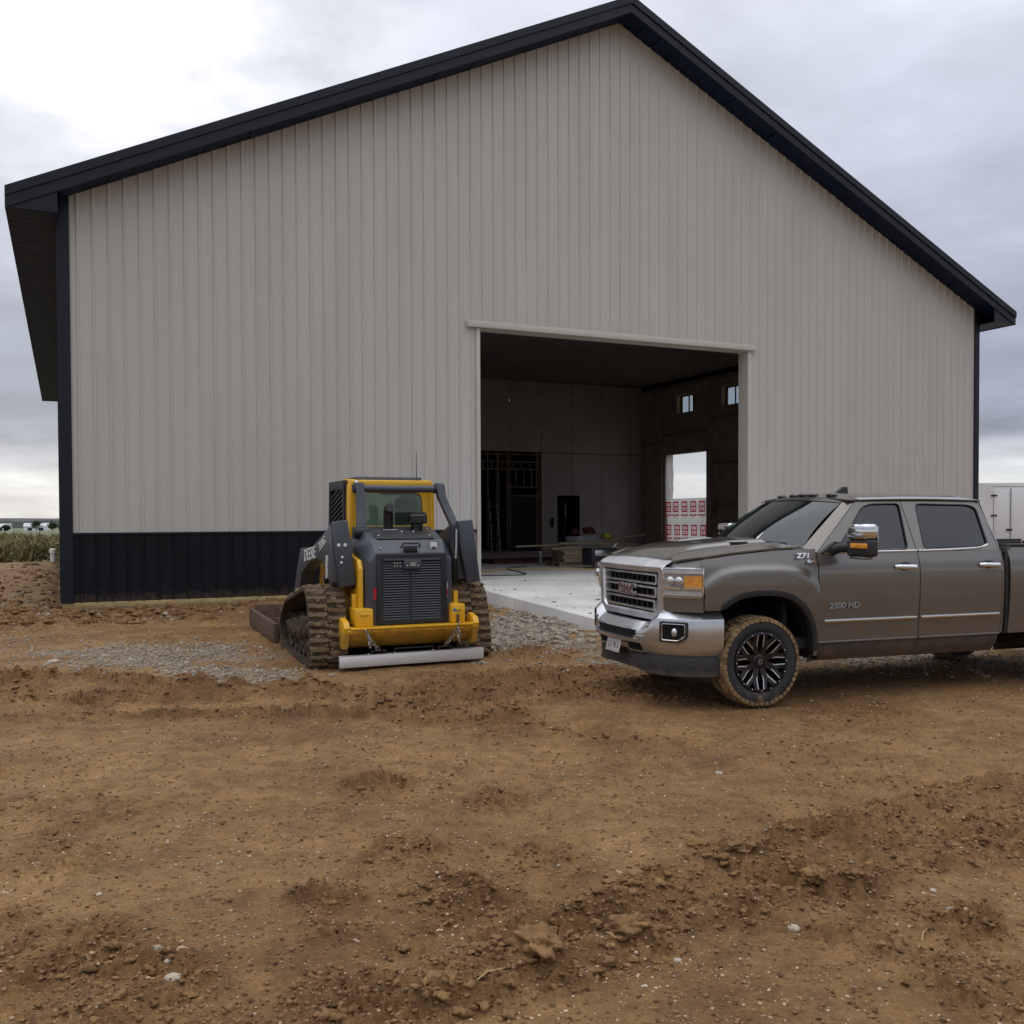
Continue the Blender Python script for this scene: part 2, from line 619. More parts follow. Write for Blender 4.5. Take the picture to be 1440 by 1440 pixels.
def perlin(x, y, f, seed):
    x = x * f
    y = y * f
    ix, iy = np.floor(x), np.floor(y)
    fx, fy = x - ix, y - iy
    ux, uy = fx * fx * fx * (fx * (fx * 6 - 15) + 10), fy * fy * fy * (fy * (fy * 6 - 15) + 10)

    def g(dx, dy):
        a = hash2(ix + dx, iy + dy, seed) * 2 * np.pi
        return np.cos(a) * (fx - dx) + np.sin(a) * (fy - dy)
    n0 = g(0, 0) + ux * (g(1, 0) - g(0, 0))
    n1 = g(0, 1) + ux * (g(1, 1) - g(0, 1))
    return (n0 + uy * (n1 - n0)) * 1.5


def fbm(x, y, f, oct_, seed, gain=.5):
    s = 0
    a = 1.0
    for i in range(oct_):
        s = s + a * perlin(x + i * 17.3, y - i * 9.1, f * 2 ** i, seed + i)
        a *= gain
    return s


def dist_poly(x, y, pts):
    d = np.full(x.shape, 1e9)
    sg = np.zeros(x.shape)
    for (ax, ay), (bx, by) in zip(pts[:-1], pts[1:]):
        vx, vy = bx - ax, by - ay
        t = np.clip(((x - ax) * vx + (y - ay) * vy) / (vx * vx + vy * vy), 0, 1)
        dx, dy = x - ax - t * vx, y - ay - t * vy
        dd = np.hypot(dx, dy)
        k = dd < d
        d = np.where(k, dd, d)
        sg = np.where(k, np.sign(vx * dy - vy * dx), sg)
    return d * np.where(sg == 0, 1, sg)


RUT_A = [(-.35, 3.55), (-.06, 3.80), (.41, 4.33), (.98, 4.76), (1.35, 5.07), (1.97, 5.55), (2.83, 6.13), (3.6, 6.5), (6, 7.2)]
RUT_B = [(-.3, 3.35), (-.01, 3.56), (.46, 3.89), (1.03, 4.24), (1.54, 4.53), (2.02, 4.8), (2.91, 5.47), (4.2, 6.1)]
RUT_F = [(-2.6, 10.2), (-1.96, 9.75), (-1.0, 8.75), (.11, 7.85), (1.2, 7.3)]
RUT_M = [(-.2, 3.5), (.25, 3.95), (1.0, 4.5), (1.75, 5.02), (2.5, 5.5), (3.4, 6.0), (5, 6.6)]
RUT_C = [(-9, 10.6), (-5.49, 10.31), (-4.53, 10.5), (-3.12, 10.04), (-2.05, 9.5), (-1.09, 9.1), (-.26, 8.53), (.23, 7.94)]
RUT_D = [(-9, 9.6), (-4.95, 9.45), (-4.11, 9.38), (-2.99, 9.5), (-1.96, 9.55), (-.2, 9.6), (.9, 9.45), (1.7, 9.2)]
RUT_E = [(-7, 8.5), (-3, 8.6), (-1, 8.45), (.6, 7.7)]
BLOBS = [(.09, 3.65, .20, .085), (.47, 3.92, .12, .05), (-.56, 5.03, .22, .03), (-.09, 5.86, .25, .025), (-.89, 6.26, .3, .02), (-.84, 4.34, .2, .02),
         (-.27, 4.37, .3, .02), (-1.75, 3.78, .4, .03), (-1.39, 3.44, .35, .03), (1.89, 4.12, .25, .04), (1.75, 3.52, .3, .03), (2.14, 7.07, .35, .025),
         (-.6, 3.45, .3, .03), (-4.6, 18.9, 1.2, .12), (-6.0, 17.4, 1.3, .08), (-8.0, 15.6, 1.4, .05), (-3.9, 16.6, 1.0, .06), (-7.6, 17.0, .9, .05), (-2.9, 20.0, .9, .08), (-9.5, 17.5, 1.5, .06), (.2, 12.3, .7, .04), (-.2, 9.9, 1.2, .05), (.9, 10.3, .9, .07)]


def masks(x, y):
    """rough = churned soil, gravel = crushed stone, slab = keep flat"""
    n = fbm(x, y, .55, 3, 5)
    n2 = fbm(x, y, 1.7, 3, 31)
    rough = sstep(.15, .65, n + .6 * n2) * .55
    for pts, w in ((RUT_A, .17), (RUT_B, .15), (RUT_M, .19), (RUT_C, .30), (RUT_D, .26), (RUT_E, .2), (RUT_F, .26)):
        d = np.abs(dist_poly(x, y, pts) + .09 * n2)
        rough = np.maximum(rough, sstep(w * 1.7, w * .5, d) * (.75 + .35 * sstep(-.4, .3, n2)))
    for bx, by, r, h in BLOBS:
        rough = np.maximum(rough, sstep(r * 1.3, r * .5, np.hypot(x - bx, y - by)))
    rough = np.clip(rough, 0, 1)
    smooth_band = sstep(8.2, 7.6, y) * sstep(6.3, 7.0, y) * sstep(-2.5, -.5, x)
    rough = rough * (1 - .6 * smooth_band)
    s = (x - BX) * UX + (y - BY) * UY
    t = -(x - BX) * UY + (y - BY) * UX
    gr = np.zeros(x.shape)

    def ell(cx, cy, rx, ry, rot=0.0, soft=.5):
        c, sn = math.cos(rot), math.sin(rot)
        a, b = (x - cx) * c + (y - cy) * sn, -(x - cx) * sn + (y - cy) * c
        return sstep(1 + soft, 1 - soft, np.hypot(a / rx, b / ry) + .35 * n2)
    gr = np.maximum(gr, ell(-4.6, 12.3, 1.7, 1.2, -.3) * .85)
    gr = np.maximum(gr, ell(-3.2, 10.9, 1.1, .7, -.3) * .85)
    gr = np.maximum(gr, ell(-7.2, 13.8, 1.8, .9, -.4) * .42)
    gr = np.maximum(gr, ell(.25, 15.6, .85, 3.4, -.16, .35))
    gr = np.maximum(gr, ell(4.6, 13.0, 4.0, 1.6, .33) * .95)
    gr = np.maximum(gr, ell(6.0, 11.6, 2.5, .7, .33) * .6)
    gr = np.maximum(gr, ell(.4, 13.0, 1.2, .7, .2, .4) * .8)
    pass
    flat = np.maximum(sstep(-.5, .2, s) * sstep(WID + .5, WID - .2, s) * sstep(-.25, .15, t) * sstep(LEN + .5, LEN, t),
                      sstep(7.3, 7.9, s) * sstep(17, 16.4, s) * sstep(-7.2, -6.5, t) * sstep(.6, .2, t))
    return rough, gr, flat, n, n2


def ground_h(x, y, full=False):
    rough, gr, flat, n, n2 = masks(x, y)
    r = np.hypot(x, y)
    near = sstep(45, 18, r)
    h = fbm(x, y, .16, 2, 71) * .055 * near * sstep(1, 6, r) + fbm(x, y, .8, 4, 171, .6) * .05 * sstep(14, 22, r) * sstep(60, 40, r)
    h = h + fbm(x, y, 1.1, 3, 91) * .013 * near
    # churned clods: sharp ridged relief where the soil is rough
    a = 1 - np.abs(perlin(x + .13 * n2, y, 5.5, 3))
    b = 1 - np.abs(perlin(x, y + .1 * n, 12.0, 9))
    c = 1 - np.abs(perlin(x, y, 26.0, 13))
    dd_ = 1 - np.abs(perlin(x, y, 48.0, 23))
    cl = (a - .55) * .036 + (b - .6) * .026 + (c - .6) * .016 + (dd_ - .6) * .008 * sstep(9, 5, r)
    cl = cl * (.55 + .9 * sstep(-.3, .4, perlin(x, y, 3.1, 41))) * (1.6 + .4 * sstep(6, 11, r))
    h = h + rough * cl * near * 1.15
    h = h + fbm(x, y, 9, 3, 51) * .0045 * near
    sm = sstep(-.55, .25, n + .5 * perlin(x, y, 1.3, 61))
    h = h + (perlin(x, y, 19, 63) * .0062 + perlin(x, y, 37, 67) * .0058) * sm * near
    # pushed-up rut shoulders
    for pts, w, hh in ((RUT_A, .16, .045), (RUT_B, .13, .038), (RUT_C, .26, .10), (RUT_D, .22, .085), (RUT_E, .16, .04), (RUT_F, .22, .06)):
        d = dist_poly(x, y, pts) + .05 * n2
        k = (.55 + .7 * sstep(-.3, .5, fbm(x, y, 2.3, 2, 17)))
        h = h + hh * k * np.exp(-(d / (w * .55)) ** 2) - hh * .7 * np.exp(-((d - w * 1.5) / (w * .9)) ** 2)
    for bx, by, rr, hh in BLOBS:
        d = np.hypot(x - bx, y - by) * (1 + .35 * n2)
        h = h + hh * np.exp(-(d / (rr * .62)) ** 2)
    # faint parallel tyre lug marks running across the yard
    for off, ang in ((0., .12), (1.9, .12), (.8, -.35)):
        u = -(x) * math.sin(ang) + (y - 6.4 - off) * math.cos(ang)
        w_ = (x) * math.cos(ang) + y * math.sin(ang)
        band = np.exp(-((u) / .17) ** 4)
        lug = np.sin(w_ * 2 * np.pi / .13 + np.sign(u) * np.abs(u) * 12)
        h = h - band * (.008 + .0035 * lug) * sstep(-.5, .35, fbm(x, y, .8, 2, 19)) * near
    # wheels and tracks sink a little
    h = h * (1 - flat) - .25 * flat
    # mud drawn level under the machines
    th = R(19)
    fx, fy = -math.cos(th), -math.sin(th)
    qx, qy = x - 1.945, y - 9.735
    q, l = qx * fx + qy * fy, qx * fy * -1 + qy * fx
    tr = sstep(1.4, 1.1, q) * sstep(-5, -4.7, q) * sstep(1.4, 1.15, np.abs(l))
    h = h * (1 - .65 * tr) - .01 * tr
    far = sstep(60, 300, r)
    h = h - sstep(70, 320, r) * 2.2 - sstep(300, 900, r) * 3.6
    s_ = (x - BX) * UX + (y - BY) * UY
    t_ = -(x - BX) * UY + (y - BY) * UX
    berm = np.exp(-((s_ - 7.62) / .42) ** 2) * sstep(-6.9, -6.2, t_) * sstep(.2, -.5, t_)
    h = h + berm * (.10 + .10 * sstep(-6, -1, t_) + .06 * perlin(x, y, 3.3, 81) + .03 * perlin(x, y, 9, 83)) * (1 - flat)
    berm2 = np.exp(-((t_ + 6.75) / .3) ** 2) * sstep(7.4, 7.9, s_) * sstep(17, 16, s_)
    h = h + berm2 * .07 * (1 - flat)
    if full:
        return h, rough, gr, n, n2
    return h


def make_ground():
    ang = np.concatenate([np.linspace(-180, -42, 36, endpoint=False), np.linspace(-42, -33, 40, endpoint=False),
                          np.linspace(-33, 33, 900, endpoint=False), np.linspace(33, 42, 40, endpoint=False), np.linspace(42, 180, 36, endpoint=False)])
    ang = np.radians(ang)
    r = [0.6]
    while r[-1] < 5000:
        k = .05 if r[-1] < 2.6 else .0034 if r[-1] < 7 else .0046 if r[-1] < 17 else .012 if r[-1] < 50 else .06
        r.append(r[-1] * (1 + k))
    r = np.array(r)
    A, Rr = np.meshgrid(ang, r, indexing='xy')
    X, Y = Rr * np.sin(A), Rr * np.cos(A)
    nr, na = X.shape
    x, y = X.ravel(), Y.ravel()
    h, rough, gr, n, n2 = ground_h(x, y, True)
    co = np.stack([x, y, h], 1)
    co = np.vstack([co, [[0, 0, float(h[:na].mean())]]])
    i = np.arange(nr - 1)[:, None] * na
    j = np.arange(na)[None, :]
    j2 = (j + 1) % na
    q = np.stack([i + j, i + j2, i + na + j2, i + na + j], -1).reshape(-1, 4)[:, ::-1]
    tri = np.stack([np.full(na, nr * na), np.arange(na), (np.arange(na) + 1) % na], 1)[:, ::-1]
    me = bpy.data.meshes.new('ground')
    me.vertices.add(len(co))
    me.vertices.foreach_set('co', co.ravel())
    nl = q.size + tri.size
    me.loops.add(nl)
    me.loops.foreach_set('vertex_index', np.concatenate([q.ravel(), tri.ravel()]).astype(np.int32))
    me.polygons.add(len(q) + len(tri))
    ls = np.concatenate([np.arange(len(q)) * 4, q.size + np.arange(len(tri)) * 3]).astype(np.int32)
    me.polygons.foreach_set('loop_start', ls)
    me.update(calc_edges=True)
    me.validate()
    me.polygons.foreach_set('use_smooth', np.ones(len(me.polygons), dtype=bool))
    rr = np.hypot(x, y)
    grass = sstep(.0, .35, (rr - 42) / 20 + .5 * n) * sstep(40, 46, rr)
    for nm, arr in (('rough', rough), ('gravel', gr), ('grass', grass)):
        at = me.attributes.new(nm, 'FLOAT', 'POINT')
        at.data.foreach_set('value', np.append(arr, 0).astype(np.float32))
    m = bpy.data.materials.new('damp_soil')
    m.use_nodes = True
    t = m.node_tree
    b = t.nodes['Principled BSDF']
    tc = N(t, 'ShaderNodeNewGeometry')
    P = tc.outputs['Position']

    def noise(scale, det=6, rough_=.6):
        k = N(t, 'ShaderNodeTexNoise')
        k.inputs['Scale'].default_value = scale
        k.inputs['Detail'].default_value = det
        k.inputs['Roughness'].default_value = rough_
        lk(t, P, k.inputs['Vector'])
        return k.outputs[0]

    def attr(nm):
        k = N(t, 'ShaderNodeAttribute')
        k.attribute_name = nm
        return k.outputs['Fac']
    base = ramp(t, [(.30, (.188, .102, .042)), (.48, (.248, .140, .058)), (.66, (.315, .185, .080))])
    lk(t, noise(.55, 8, .62), base.inputs[0])
    med = ramp(t, [(.28, .60), (.5, 1.0), (.74, 1.32)])
    lk(t, noise(7, 8, .7), med.inputs[0])
    c = mix_c(t, 1.0, base.outputs[0], med.outputs[0], 'MULTIPLY')
    fine = ramp(t, [(.30, .55), (.5, 1.0), (.72, 1.38)])  # dark specks painted in as the shade of small soil cavities
    lk(t, noise(48, 7, .78), fine.inputs[0])
    c = mix_c(t, .95, c, mix_c(t, 1.0, c, fine.outputs[0], 'MULTIPLY'))
    big = ramp(t, [(.34, .80), (.5, 1.0), (.66, 1.14)])
    lk(t, noise(1.9, 6, .6), big.inputs[0])
    c = mix_c(t, 1.0, c, big.outputs[0], 'MULTIPLY')
    # churned soil is darker
    c = mix_c(t, math_n(t, 'MULTIPLY', attr('rough'), .55), c, mix_c(t, 1.0, c, (.70, .64, .60), 'MULTIPLY'))
    # ochre streaks of subsoil
    och = ramp_val(t, noise(.9, 5, .55), .58, .74)
    c = mix_c(t, math_n(t, 'MULTIPLY', och, .5), c, (.30, .185, .08))
    # grey fines between crushed stone
    gcol = ramp(t, [(.35, (.12, .092, .062)), (.5, (.225, .185, .14)), (.65, (.40, .355, .295))])
    vo = N(t, 'ShaderNodeTexVoronoi')
    vo.inputs['Scale'].default_value = 30
    lk(t, P, vo.inputs['Vector'])
    vs = N(t, 'ShaderNodeSeparateColor')
    lk(t, vo.outputs['Color'], vs.inputs[0])
    lk(t, math_n(t, 'ADD', math_n(t, 'MULTIPLY', vs.outputs[0], .55), math_n(t, 'MULTIPLY', noise(60, 4), .45)), gcol.inputs[0])
    gf = ramp_val(t, math_n(t, 'ADD', attr('gravel'), math_n(t, 'MULTIPLY', math_n(t, 'SUBTRACT', noise(5, 8, .7), .5), .9)), .50, 1.05)
    c = mix_c(t, gf, c, gcol.outputs[0])
    # tiny pale grit
    v2 = N(t, 'ShaderNodeTexVoronoi')
    v2.inputs['Scale'].default_value = 26
    v2.inputs['Randomness'].default_value = 1
    lk(t, P, v2.inputs['Vector'])
    s2 = N(t, 'ShaderNodeSeparateColor')
    lk(t, v2.outputs['Color'], s2.inputs[0])
    grit = math_n(t, 'MULTIPLY', math_n(t, 'LESS_THAN', v2.outputs['Distance'], .13), math_n(t, 'GREATER_THAN', s2.outputs[0], .86))
    c = mix_c(t, math_n(t, 'MULTIPLY', grit, .75), c, (.46, .38, .28))
    # meadow far away
    gc = ramp(t, [(.3, (.085, .10, .035)), (.55, (.135, .135, .055)), (.75, (.19, .165, .08))])
    lk(t, noise(.05, 6, .6), gc.inputs[0])
    sepp = N(t, 'ShaderNodeVectorMath', operation='LENGTH')
    lk(t, P, sepp.inputs[0])
    farf = ramp_val(t, sepp.outputs['Value'], 90, 180)
    g2 = mix_c(t, farf, gc.outputs[0], (.085, .108, .045))
    c = mix_c(t, attr('grass'), c, g2)
    lk(t, c, b.inputs['Base Color'])
    rg = ramp(t, [(.3, .72), (.7, .98)])
    lk(t, noise(3.0, 5), rg.inputs[0])
    lk(t, rg.outputs[0], b.inputs['Roughness'])
    b.inputs['Specular IOR Level'].default_value = .22
    bn = N(t, 'ShaderNodeBump')
    bn.inputs['Strength'].default_value = .9
    bn.inputs['Distance'].default_value = .022
    lk(t, math_n(t, 'ADD', noise(45, 8, .7), math_n(t, 'MULTIPLY', noise(140, 4, .6), .5)), bn.inputs['Height'])
    lk(t, bn.outputs[0], b.inputs['Normal'])
    me.materials.append(m)
    tag(put('ground', me), kind='structure')
    return m


SOIL = make_ground()
MT['soil'] = M('loose_soil', (.205, .116, .050), .92, 0, .2, var=.38, vscale=14, bump=.7, bscale=50)
MT['grains'] = M('soil_grain', (.20, .118, .056), .92, 0, .2, var=.75, vscale=23)
MT['grit'] = M('pale_grit', (.46, .36, .25), .85, 0, .3, var=.40, vscale=2.3)
MT['gravelstone'] = M('crushed_limestone', (.30, .255, .20), .85, 0, .3, var=.45, vscale=6)

ICO = {}
for lev in (1, 2, 3, 4):
    b_ = bmesh.new()
    bmesh.ops.create_icosphere(b_, subdivisions=lev, radius=1)
    b_.verts.ensure_lookup_table()
    ICO[lev] = (np.array([v.co[:] for v in b_.verts]), np.array([[v.index for v in f.verts] for f in b_.faces]))
    b_.free()


def scatter(name, xy, size, lev, mat, flat=(.5, .9), sink=.3, jag=.28, smooth=False):
    V, F = ICO[lev]
    n = len(xy)
    xy = np.asarray(xy)
    size = np.asarray(size)
    h = ground_h(xy[:, 0], xy[:, 1])
    k = len(V)
    d = 1 + jag * RNG.uniform(-1, 1, (n, k))
    P = V[None] * d[:, :, None] * size[:, None, None]
    P[:, :, 0] *= RNG.uniform(.75, 1.35, n)[:, None]
    P[:, :, 2] *= RNG.uniform(flat[0], flat[1], n)[:, None]
    a = RNG.uniform(0, 2 * np.pi, n)
    ca, sa = np.cos(a)[:, None], np.sin(a)[:, None]
    x = P[:, :, 0] * ca - P[:, :, 1] * sa + xy[:, 0:1]
    y = P[:, :, 0] * sa + P[:, :, 1] * ca + xy[:, 1:2]
    z = P[:, :, 2] + (h + size * (.5 - sink) * .8)[:, None]
    co = np.stack([x, y, z], -1).reshape(-1, 3)
    fa = (F[None] + (np.arange(n) * k)[:, None, None]).reshape(-1, 3)
    me = bpy.data.meshes.new(name)
    me.vertices.add(len(co))
    me.vertices.foreach_set('co', co.ravel())
    me.loops.add(fa.size)
    me.loops.foreach_set('vertex_index', fa.ravel().astype(np.int32))
    me.polygons.add(len(fa))
    me.polygons.foreach_set('loop_start', (np.arange(len(fa)) * 3).astype(np.int32))
    me.update(calc_edges=True)
    me.validate()
    if smooth:
        me.polygons.foreach_set('use_smooth', np.ones(len(fa), dtype=bool))
    me.materials.append(mat)
    return tag(put(name, me), kind='stuff')


def sample(n, fn, rmin, rmax, amax=34, power=1.0):
    """points in the yard, denser near the road in front; accepted by fn(x,y) in 0..1"""
    out = []
    while len(out) < n:
        r = rmin * (rmax / rmin) ** (RNG.uniform(0, 1, 6000) ** power)
        a = np.radians(RNG.uniform(-amax, amax, 6000))
        x, y = r * np.sin(a), r * np.cos(a)
        p = fn(x, y)
        k = RNG.uniform(0, 1, 6000) < p
        out += list(zip(x[k], y[k]))
    return np.array(out[:n])


def off_slab(x, y):
    s = (x - BX) * UX + (y - BY) * UY
    t = -(x - BX) * UY + (y - BY) * UX
    ins = ((s > 0) & (s < WID) & (t > -.02)) | ((s > 7.5) & (s < 17) & (t > -6.9))
    return np.where(ins, 0.0, 1.0)


def rut_spots(n):
    out = []
    while len(out) < n:
        P_ = [RUT_A, RUT_B, RUT_C, RUT_D, RUT_F][RNG.randint(0, 5)]
        i = RNG.randint(0, len(P_) - 1)
        u = RNG.uniform()
        x = P_[i][0] * (1 - u) + P_[i + 1][0] * u + RNG.normal(0, .07)
        y = P_[i][1] * (1 - u) + P_[i + 1][1] * u + RNG.normal(0, .07)
        out.append((x, y))
    return np.array(out)


pt = rut_spots(1000)
scatter('broken_clods', pt, (.008 + .026 * RNG.uniform(0, 1, len(pt)) ** 2.5), 2, MT['soil'], (.35, .65), .4, .7)
pt = sample(7500, lambda x, y: masks(x, y)[0] ** 2 * off_slab(x, y), 2.9, 20)
scatter('soil_crumbs', pt, .004 + .017 * RNG.uniform(0, 1, len(pt)) ** 5 + .0003 * pt[:, 1], 2, MT['soil'], (.35, .75), .45, .65)
pt = sample(19000, lambda x, y: off_slab(x, y) * .5 + .4 * masks(x, y)[0] * off_slab(x, y), 2.9, 18)
scatter('soil_grains', pt, .003 + .008 * RNG.uniform(0, 1, len(pt)) ** 2 + .0004 * pt[:, 1], 1, MT['grains'], (.4, .8), .3, .4)
pt = sample(5500, lambda x, y: off_slab(x, y) * (.35 + .65 * sstep(-.2, .6, fbm(x, y, .9, 2, 77))), 2.9, 17)
scatter('pebbles', pt, .0018 + .0060 * RNG.uniform(0, 1, len(pt)) ** 4 + .0005 * pt[:, 1], 1, MT['grit'], (.45, .8), .25, .3)
pt = sample(9000, lambda x, y: masks(x, y)[1] ** 1.6 * off_slab(x, y), 7.5, 24)
scatter('gravel', pt, .008 + .022 * RNG.uniform(0, 1, len(pt)) ** 3, 1, MT['gravelstone'], (.55, 1.0), .25, .42)


fl = sample(900, lambda x, y: off_slab(x, y) * sstep(-4, -7, x), 17, 42)
scatter('rubble', fl, .015 + .05 * RNG.uniform(0, 1, len(fl)) ** 3, 1, MT['gravelstone'], (.4, .8), .3, .4)
fl = sample(1600, lambda x, y: off_slab(x, y) * sstep(-4, -7, x) * (.2 + .8 * masks(x, y)[0]), 17, 42)
scatter('rubble', fl, .02 + .09 * RNG.uniform(0, 1, len(fl)) ** 3, 2, MT['soil'], (.35, .7), .4, .55)
fl = sample(700, lambda x, y: off_slab(x, y) * np.exp(-((x - .3) / .9) ** 2) * sstep(13, 13.5, y), 12.5, 21, 8)
scatter('bank_rubble', fl, .015 + .05 * RNG.uniform(0, 1, len(fl)) ** 3, 2, MT['gravelstone'], (.5, .9), .3, .45)


def lone(name, label, cat, x, y, size, mat, seed, group=None, flat=.6, sink=.25, jag=.18):
    V, F = ICO[4]
    rs = np.random.RandomState(seed)
    off = rs.uniform(0, 50, 3)
    d = 1 + jag * (perlin(V[:, 0] + off[0], V[:, 1] + V[:, 2] * .7 + off[1], 1.3, seed) + .6 * perlin(V[:, 0] * .7 + V[:, 2] + off[2], V[:, 1], 3.1, seed + 3)
                   + (.35 * perlin(V[:, 0] + V[:, 2] * 1.3, V[:, 1] - V[:, 2], 6.5, seed + 5) + .30 * (1 - 2 * np.abs(perlin(V[:, 0] - V[:, 2], V[:, 1] + V[:, 2], 5.0, seed + 7)))
                      + .22 * perlin(V[:, 0] - V[:, 2] * .8, V[:, 1] + V[:, 2], 15, seed + 6)) * (1 if jag > .3 else .4))
    P = V * d[:, None] * size
    P[:, 0] *= 1.25
    P[:, 2] *= flat
    me = bpy.data.meshes.new(name)
    me.from_pydata(P.tolist(), [], F.tolist())
    me.update()
    me.polygons.foreach_set('use_smooth', np.ones(len(F), dtype=bool))
    me.materials.append(mat)
    h = float(ground_h(np.array([x]), np.array([y]))[0])
    return tag(put(name, me, None, (x, y, h + size * flat * (1 - 2 * sink) * .6), (0, 0, rs.uniform(0, 6))), label, cat, group)


STN = [(-1.29, 3.72, .022, 'pale rounded stone sitting highest in the little cluster of stones at bottom left'),
       (-1.25, 3.51, .024, 'flat white stone lowest in the cluster of stones at bottom left'),
       (-1.37, 3.68, .020, 'grey brown stone leftmost in the cluster of stones at bottom left'),
       (-1.30, 3.60, .013, 'smallest pale stone in the middle of the cluster at bottom left'),
       (1.17, 4.00, .022, 'long pale stone lying alone below the big rut at right'),
       (.64, 3.74, .013, 'small white stone in front of the churned rut, right of the big clod'),
       (.21, 4.29, .016, 'white stone lying at the left end of the rut, above the big clod'),
       (1.88, 4.10, .026, 'dull brown grey stone beside a straw at right foreground'),
       (1.98, 4.52, .015, 'flat beige stone on smooth soil at right, above the brown grey stone'),
       (-1.90, 4.40, .013, 'small white stone alone on smooth soil at the left edge'),
       (1.41, 6.58, .022, 'pale stone in the middle of the yard below the truck'),
       (-5.59, 11.75, .055, 'large flat tan stone at far left beside the gravel')]
for i, (x, y, s_, lb) in enumerate(STN):
    lone('stone', lb, 'stone', x, y, s_, MT['stone'] if i not in (2, 7) else MT['gravelstone'], 40 + i, 'loose stones in the yard', .62, .2, .16)
CLD = [(.09, 3.66, .072, 'biggest dark clod of earth, at the bottom edge left of the rut'),
       (.47, 3.93, .065, 'torn clod of earth at the lower left end of the rut'),
       (1.02, 5.18, .05, 'dark upright clod on the upper left side of the rut'),
       (1.62, 5.42, .045, 'rounded clod midway along the upper side of the rut'),
       (2.75, 6.2, .07, 'dark clod at the far right end of the rut'),
       (1.40, 4.45, .05, 'low clod on the lower shoulder of the rut'),
       (-1.30, 4.33, .022, 'small dark clod alone on smooth soil at left, above the stone cluster')]
for i, (x, y, s_, lb) in enumerate(CLD):
    lone('earth_clod', lb, 'clod', x, y, s_, MT['soil'], 90 + i, 'clods of earth in the yard', .55, .40, .6)
STR = [(-.08, 3.44, .7, .13, 'long pale straw at the bottom edge, left of the big clod'), (1.13, 4.24, 2.0, .07, 'short pale stalk standing out on the rut shoulder'),
       (1.73, 5.45, 2.3, .09, 'thin straw lying above the rut at right'), (.39, 3.84, 2.2, .06, 'dark straw stuck in the torn clod'),
       (1.71, 3.98, 1.0, .14, 'bent straw beside the brown grey stone at right'), (.44, 4.9, 2.6, .1, 'thin straw left of the rut on smooth soil')]
for i, (x, y, a, ln, lb) in enumerate(STR):
    h = float(ground_h(np.array([x]), np.array([y]))[0])
    m_ = MB()
    m_.tube([(-ln / 2, 0, .004), (-ln * .1, .006, .016), (ln / 2, 0, .008)], [.0022, .0026, .0014], 6)
    o = m_.build('straw', MT['straw'])
    o.location = (x, y, h + .006)
    o.rotation_euler = (0, 0, a)
    tag(o, lb, 'straw', 'bits of straw in the yard')


# ---------------- distance: hills, fields, farm, weeds
def hill_range(name, dist, base, amp, col, seed, a0=-70, a1=70):
    m_ = MB()
    n = 160
    aa = np.radians(np.linspace(a0, a1, n))
    prof = base + amp * fbm(aa * 9 + seed, aa * 0, 1.0, 4, seed, .5)
    for k, (dd, hh) in enumerate(((dist, -6), (dist * 1.05, 1.0), (dist * 1.3, .5), (dist * 1.4, -6))):
        pass
    rows = [(dist, None, -9.0), (dist * 1.02, .45, 0), (dist * 1.08, .8, 0), (dist * 1.15, 1.0, 0), (dist * 1.3, .7, 0), (dist * 1.4, None, -9.0)]

    def fn(u, w):
        i = int(round(u * (n - 1)))
        j = int(round(w * (len(rows) - 1)))
        d_, f_, z_ = rows[j]
        return (d_ * math.sin(aa[i]), d_ * math.cos(aa[i]), z_ if f_ is None else prof[i] * f_)
    m_.grid(n, len(rows), fn)
    return tag(m_.build(name, M(name + '_cover', col, .95, 0, .1, var=.45, vscale=.02)), kind='structure')


hill_range('hill', 1700, 5.0, 3.5, (.085, .092, .10), 4)
hill_range('woodland_ridge', 1050, 1.2, 2.2, (.05, .058, .052), 15)


def farm(x, y, w, d, h, label):
    t = thing('farm_building', label, 'farm building', (x, y, -4.4), .3, 'far farm buildings')
    MB().box(-w / 2, w / 2, -d / 2, d / 2, 0, h).build('wall', MT['white'], t, smooth=False)
    MB().prism([(-d / 2 - .4, h + .01), (d / 2 + .4, h + .01), (0, h + d * .28)], 'x', -w / 2 - .3, w / 2 + .3).build('roof', MT['whitegrey'], t, smooth=False)
    for k in (-.25, .2):
        MB().box(w * k - 1.2, w * k + 1.2, -d / 2 - .05, -d / 2 - .01, 0.1, h * .7).build('door', MT['charcoaldark'], t, smooth=False)


farm(-294, 560, 7, 6, 2.6, 'small white farm building far away at the left edge')
farm(-273, 556, 13, 7, 2.6, 'long white farm building far away beside the barn corner')


def bush_row():
    """far hedge trees between the fields"""
    for i, (a, d, s_) in enumerate(((-28.6, 575, 4.0), (-27.6, 590, 3.2), (-26.2, 575, 5.0), (-25.4, 585, 4.2), (-24.9, 560, 3.4))):
        x, y = d * math.sin(R(a)), d * math.cos(R(a))
        t = thing('hedge_tree', ['round dark tree at the far left edge', 'small tree between the two white farm buildings', 'dark tree right of the long white farm building',
                                 'tree near the barn corner, second from it, on the far field', 'dark tree nearest the barn corner on the far field'][i], 'tree', (x, y, -4.6), 0, 'far trees by the farm')
        MB().cyl((0, 0, 0), (0, 0, s_ * .6), .35, 6, .2).build('trunk', MT['stud'], t)
        rs = np.random.RandomState(i)
        m_ = MB()
        for k in range(160):
            p = rs.normal(0, 1, 3)
            p = p / np.linalg.norm(p) * rs.uniform(.4, 1) * s_ * .55
            q = rs.normal(0, 1, (3, 3)) * .55
            m_.add([(p[0] * 1.2 + e[0], p[1] + e[1], p[2] * .8 + s_ * .8 + e[2]) for e in q], [(0, 1, 2)])
        m_.build('crown', MT_LEAF, t, smooth=False)


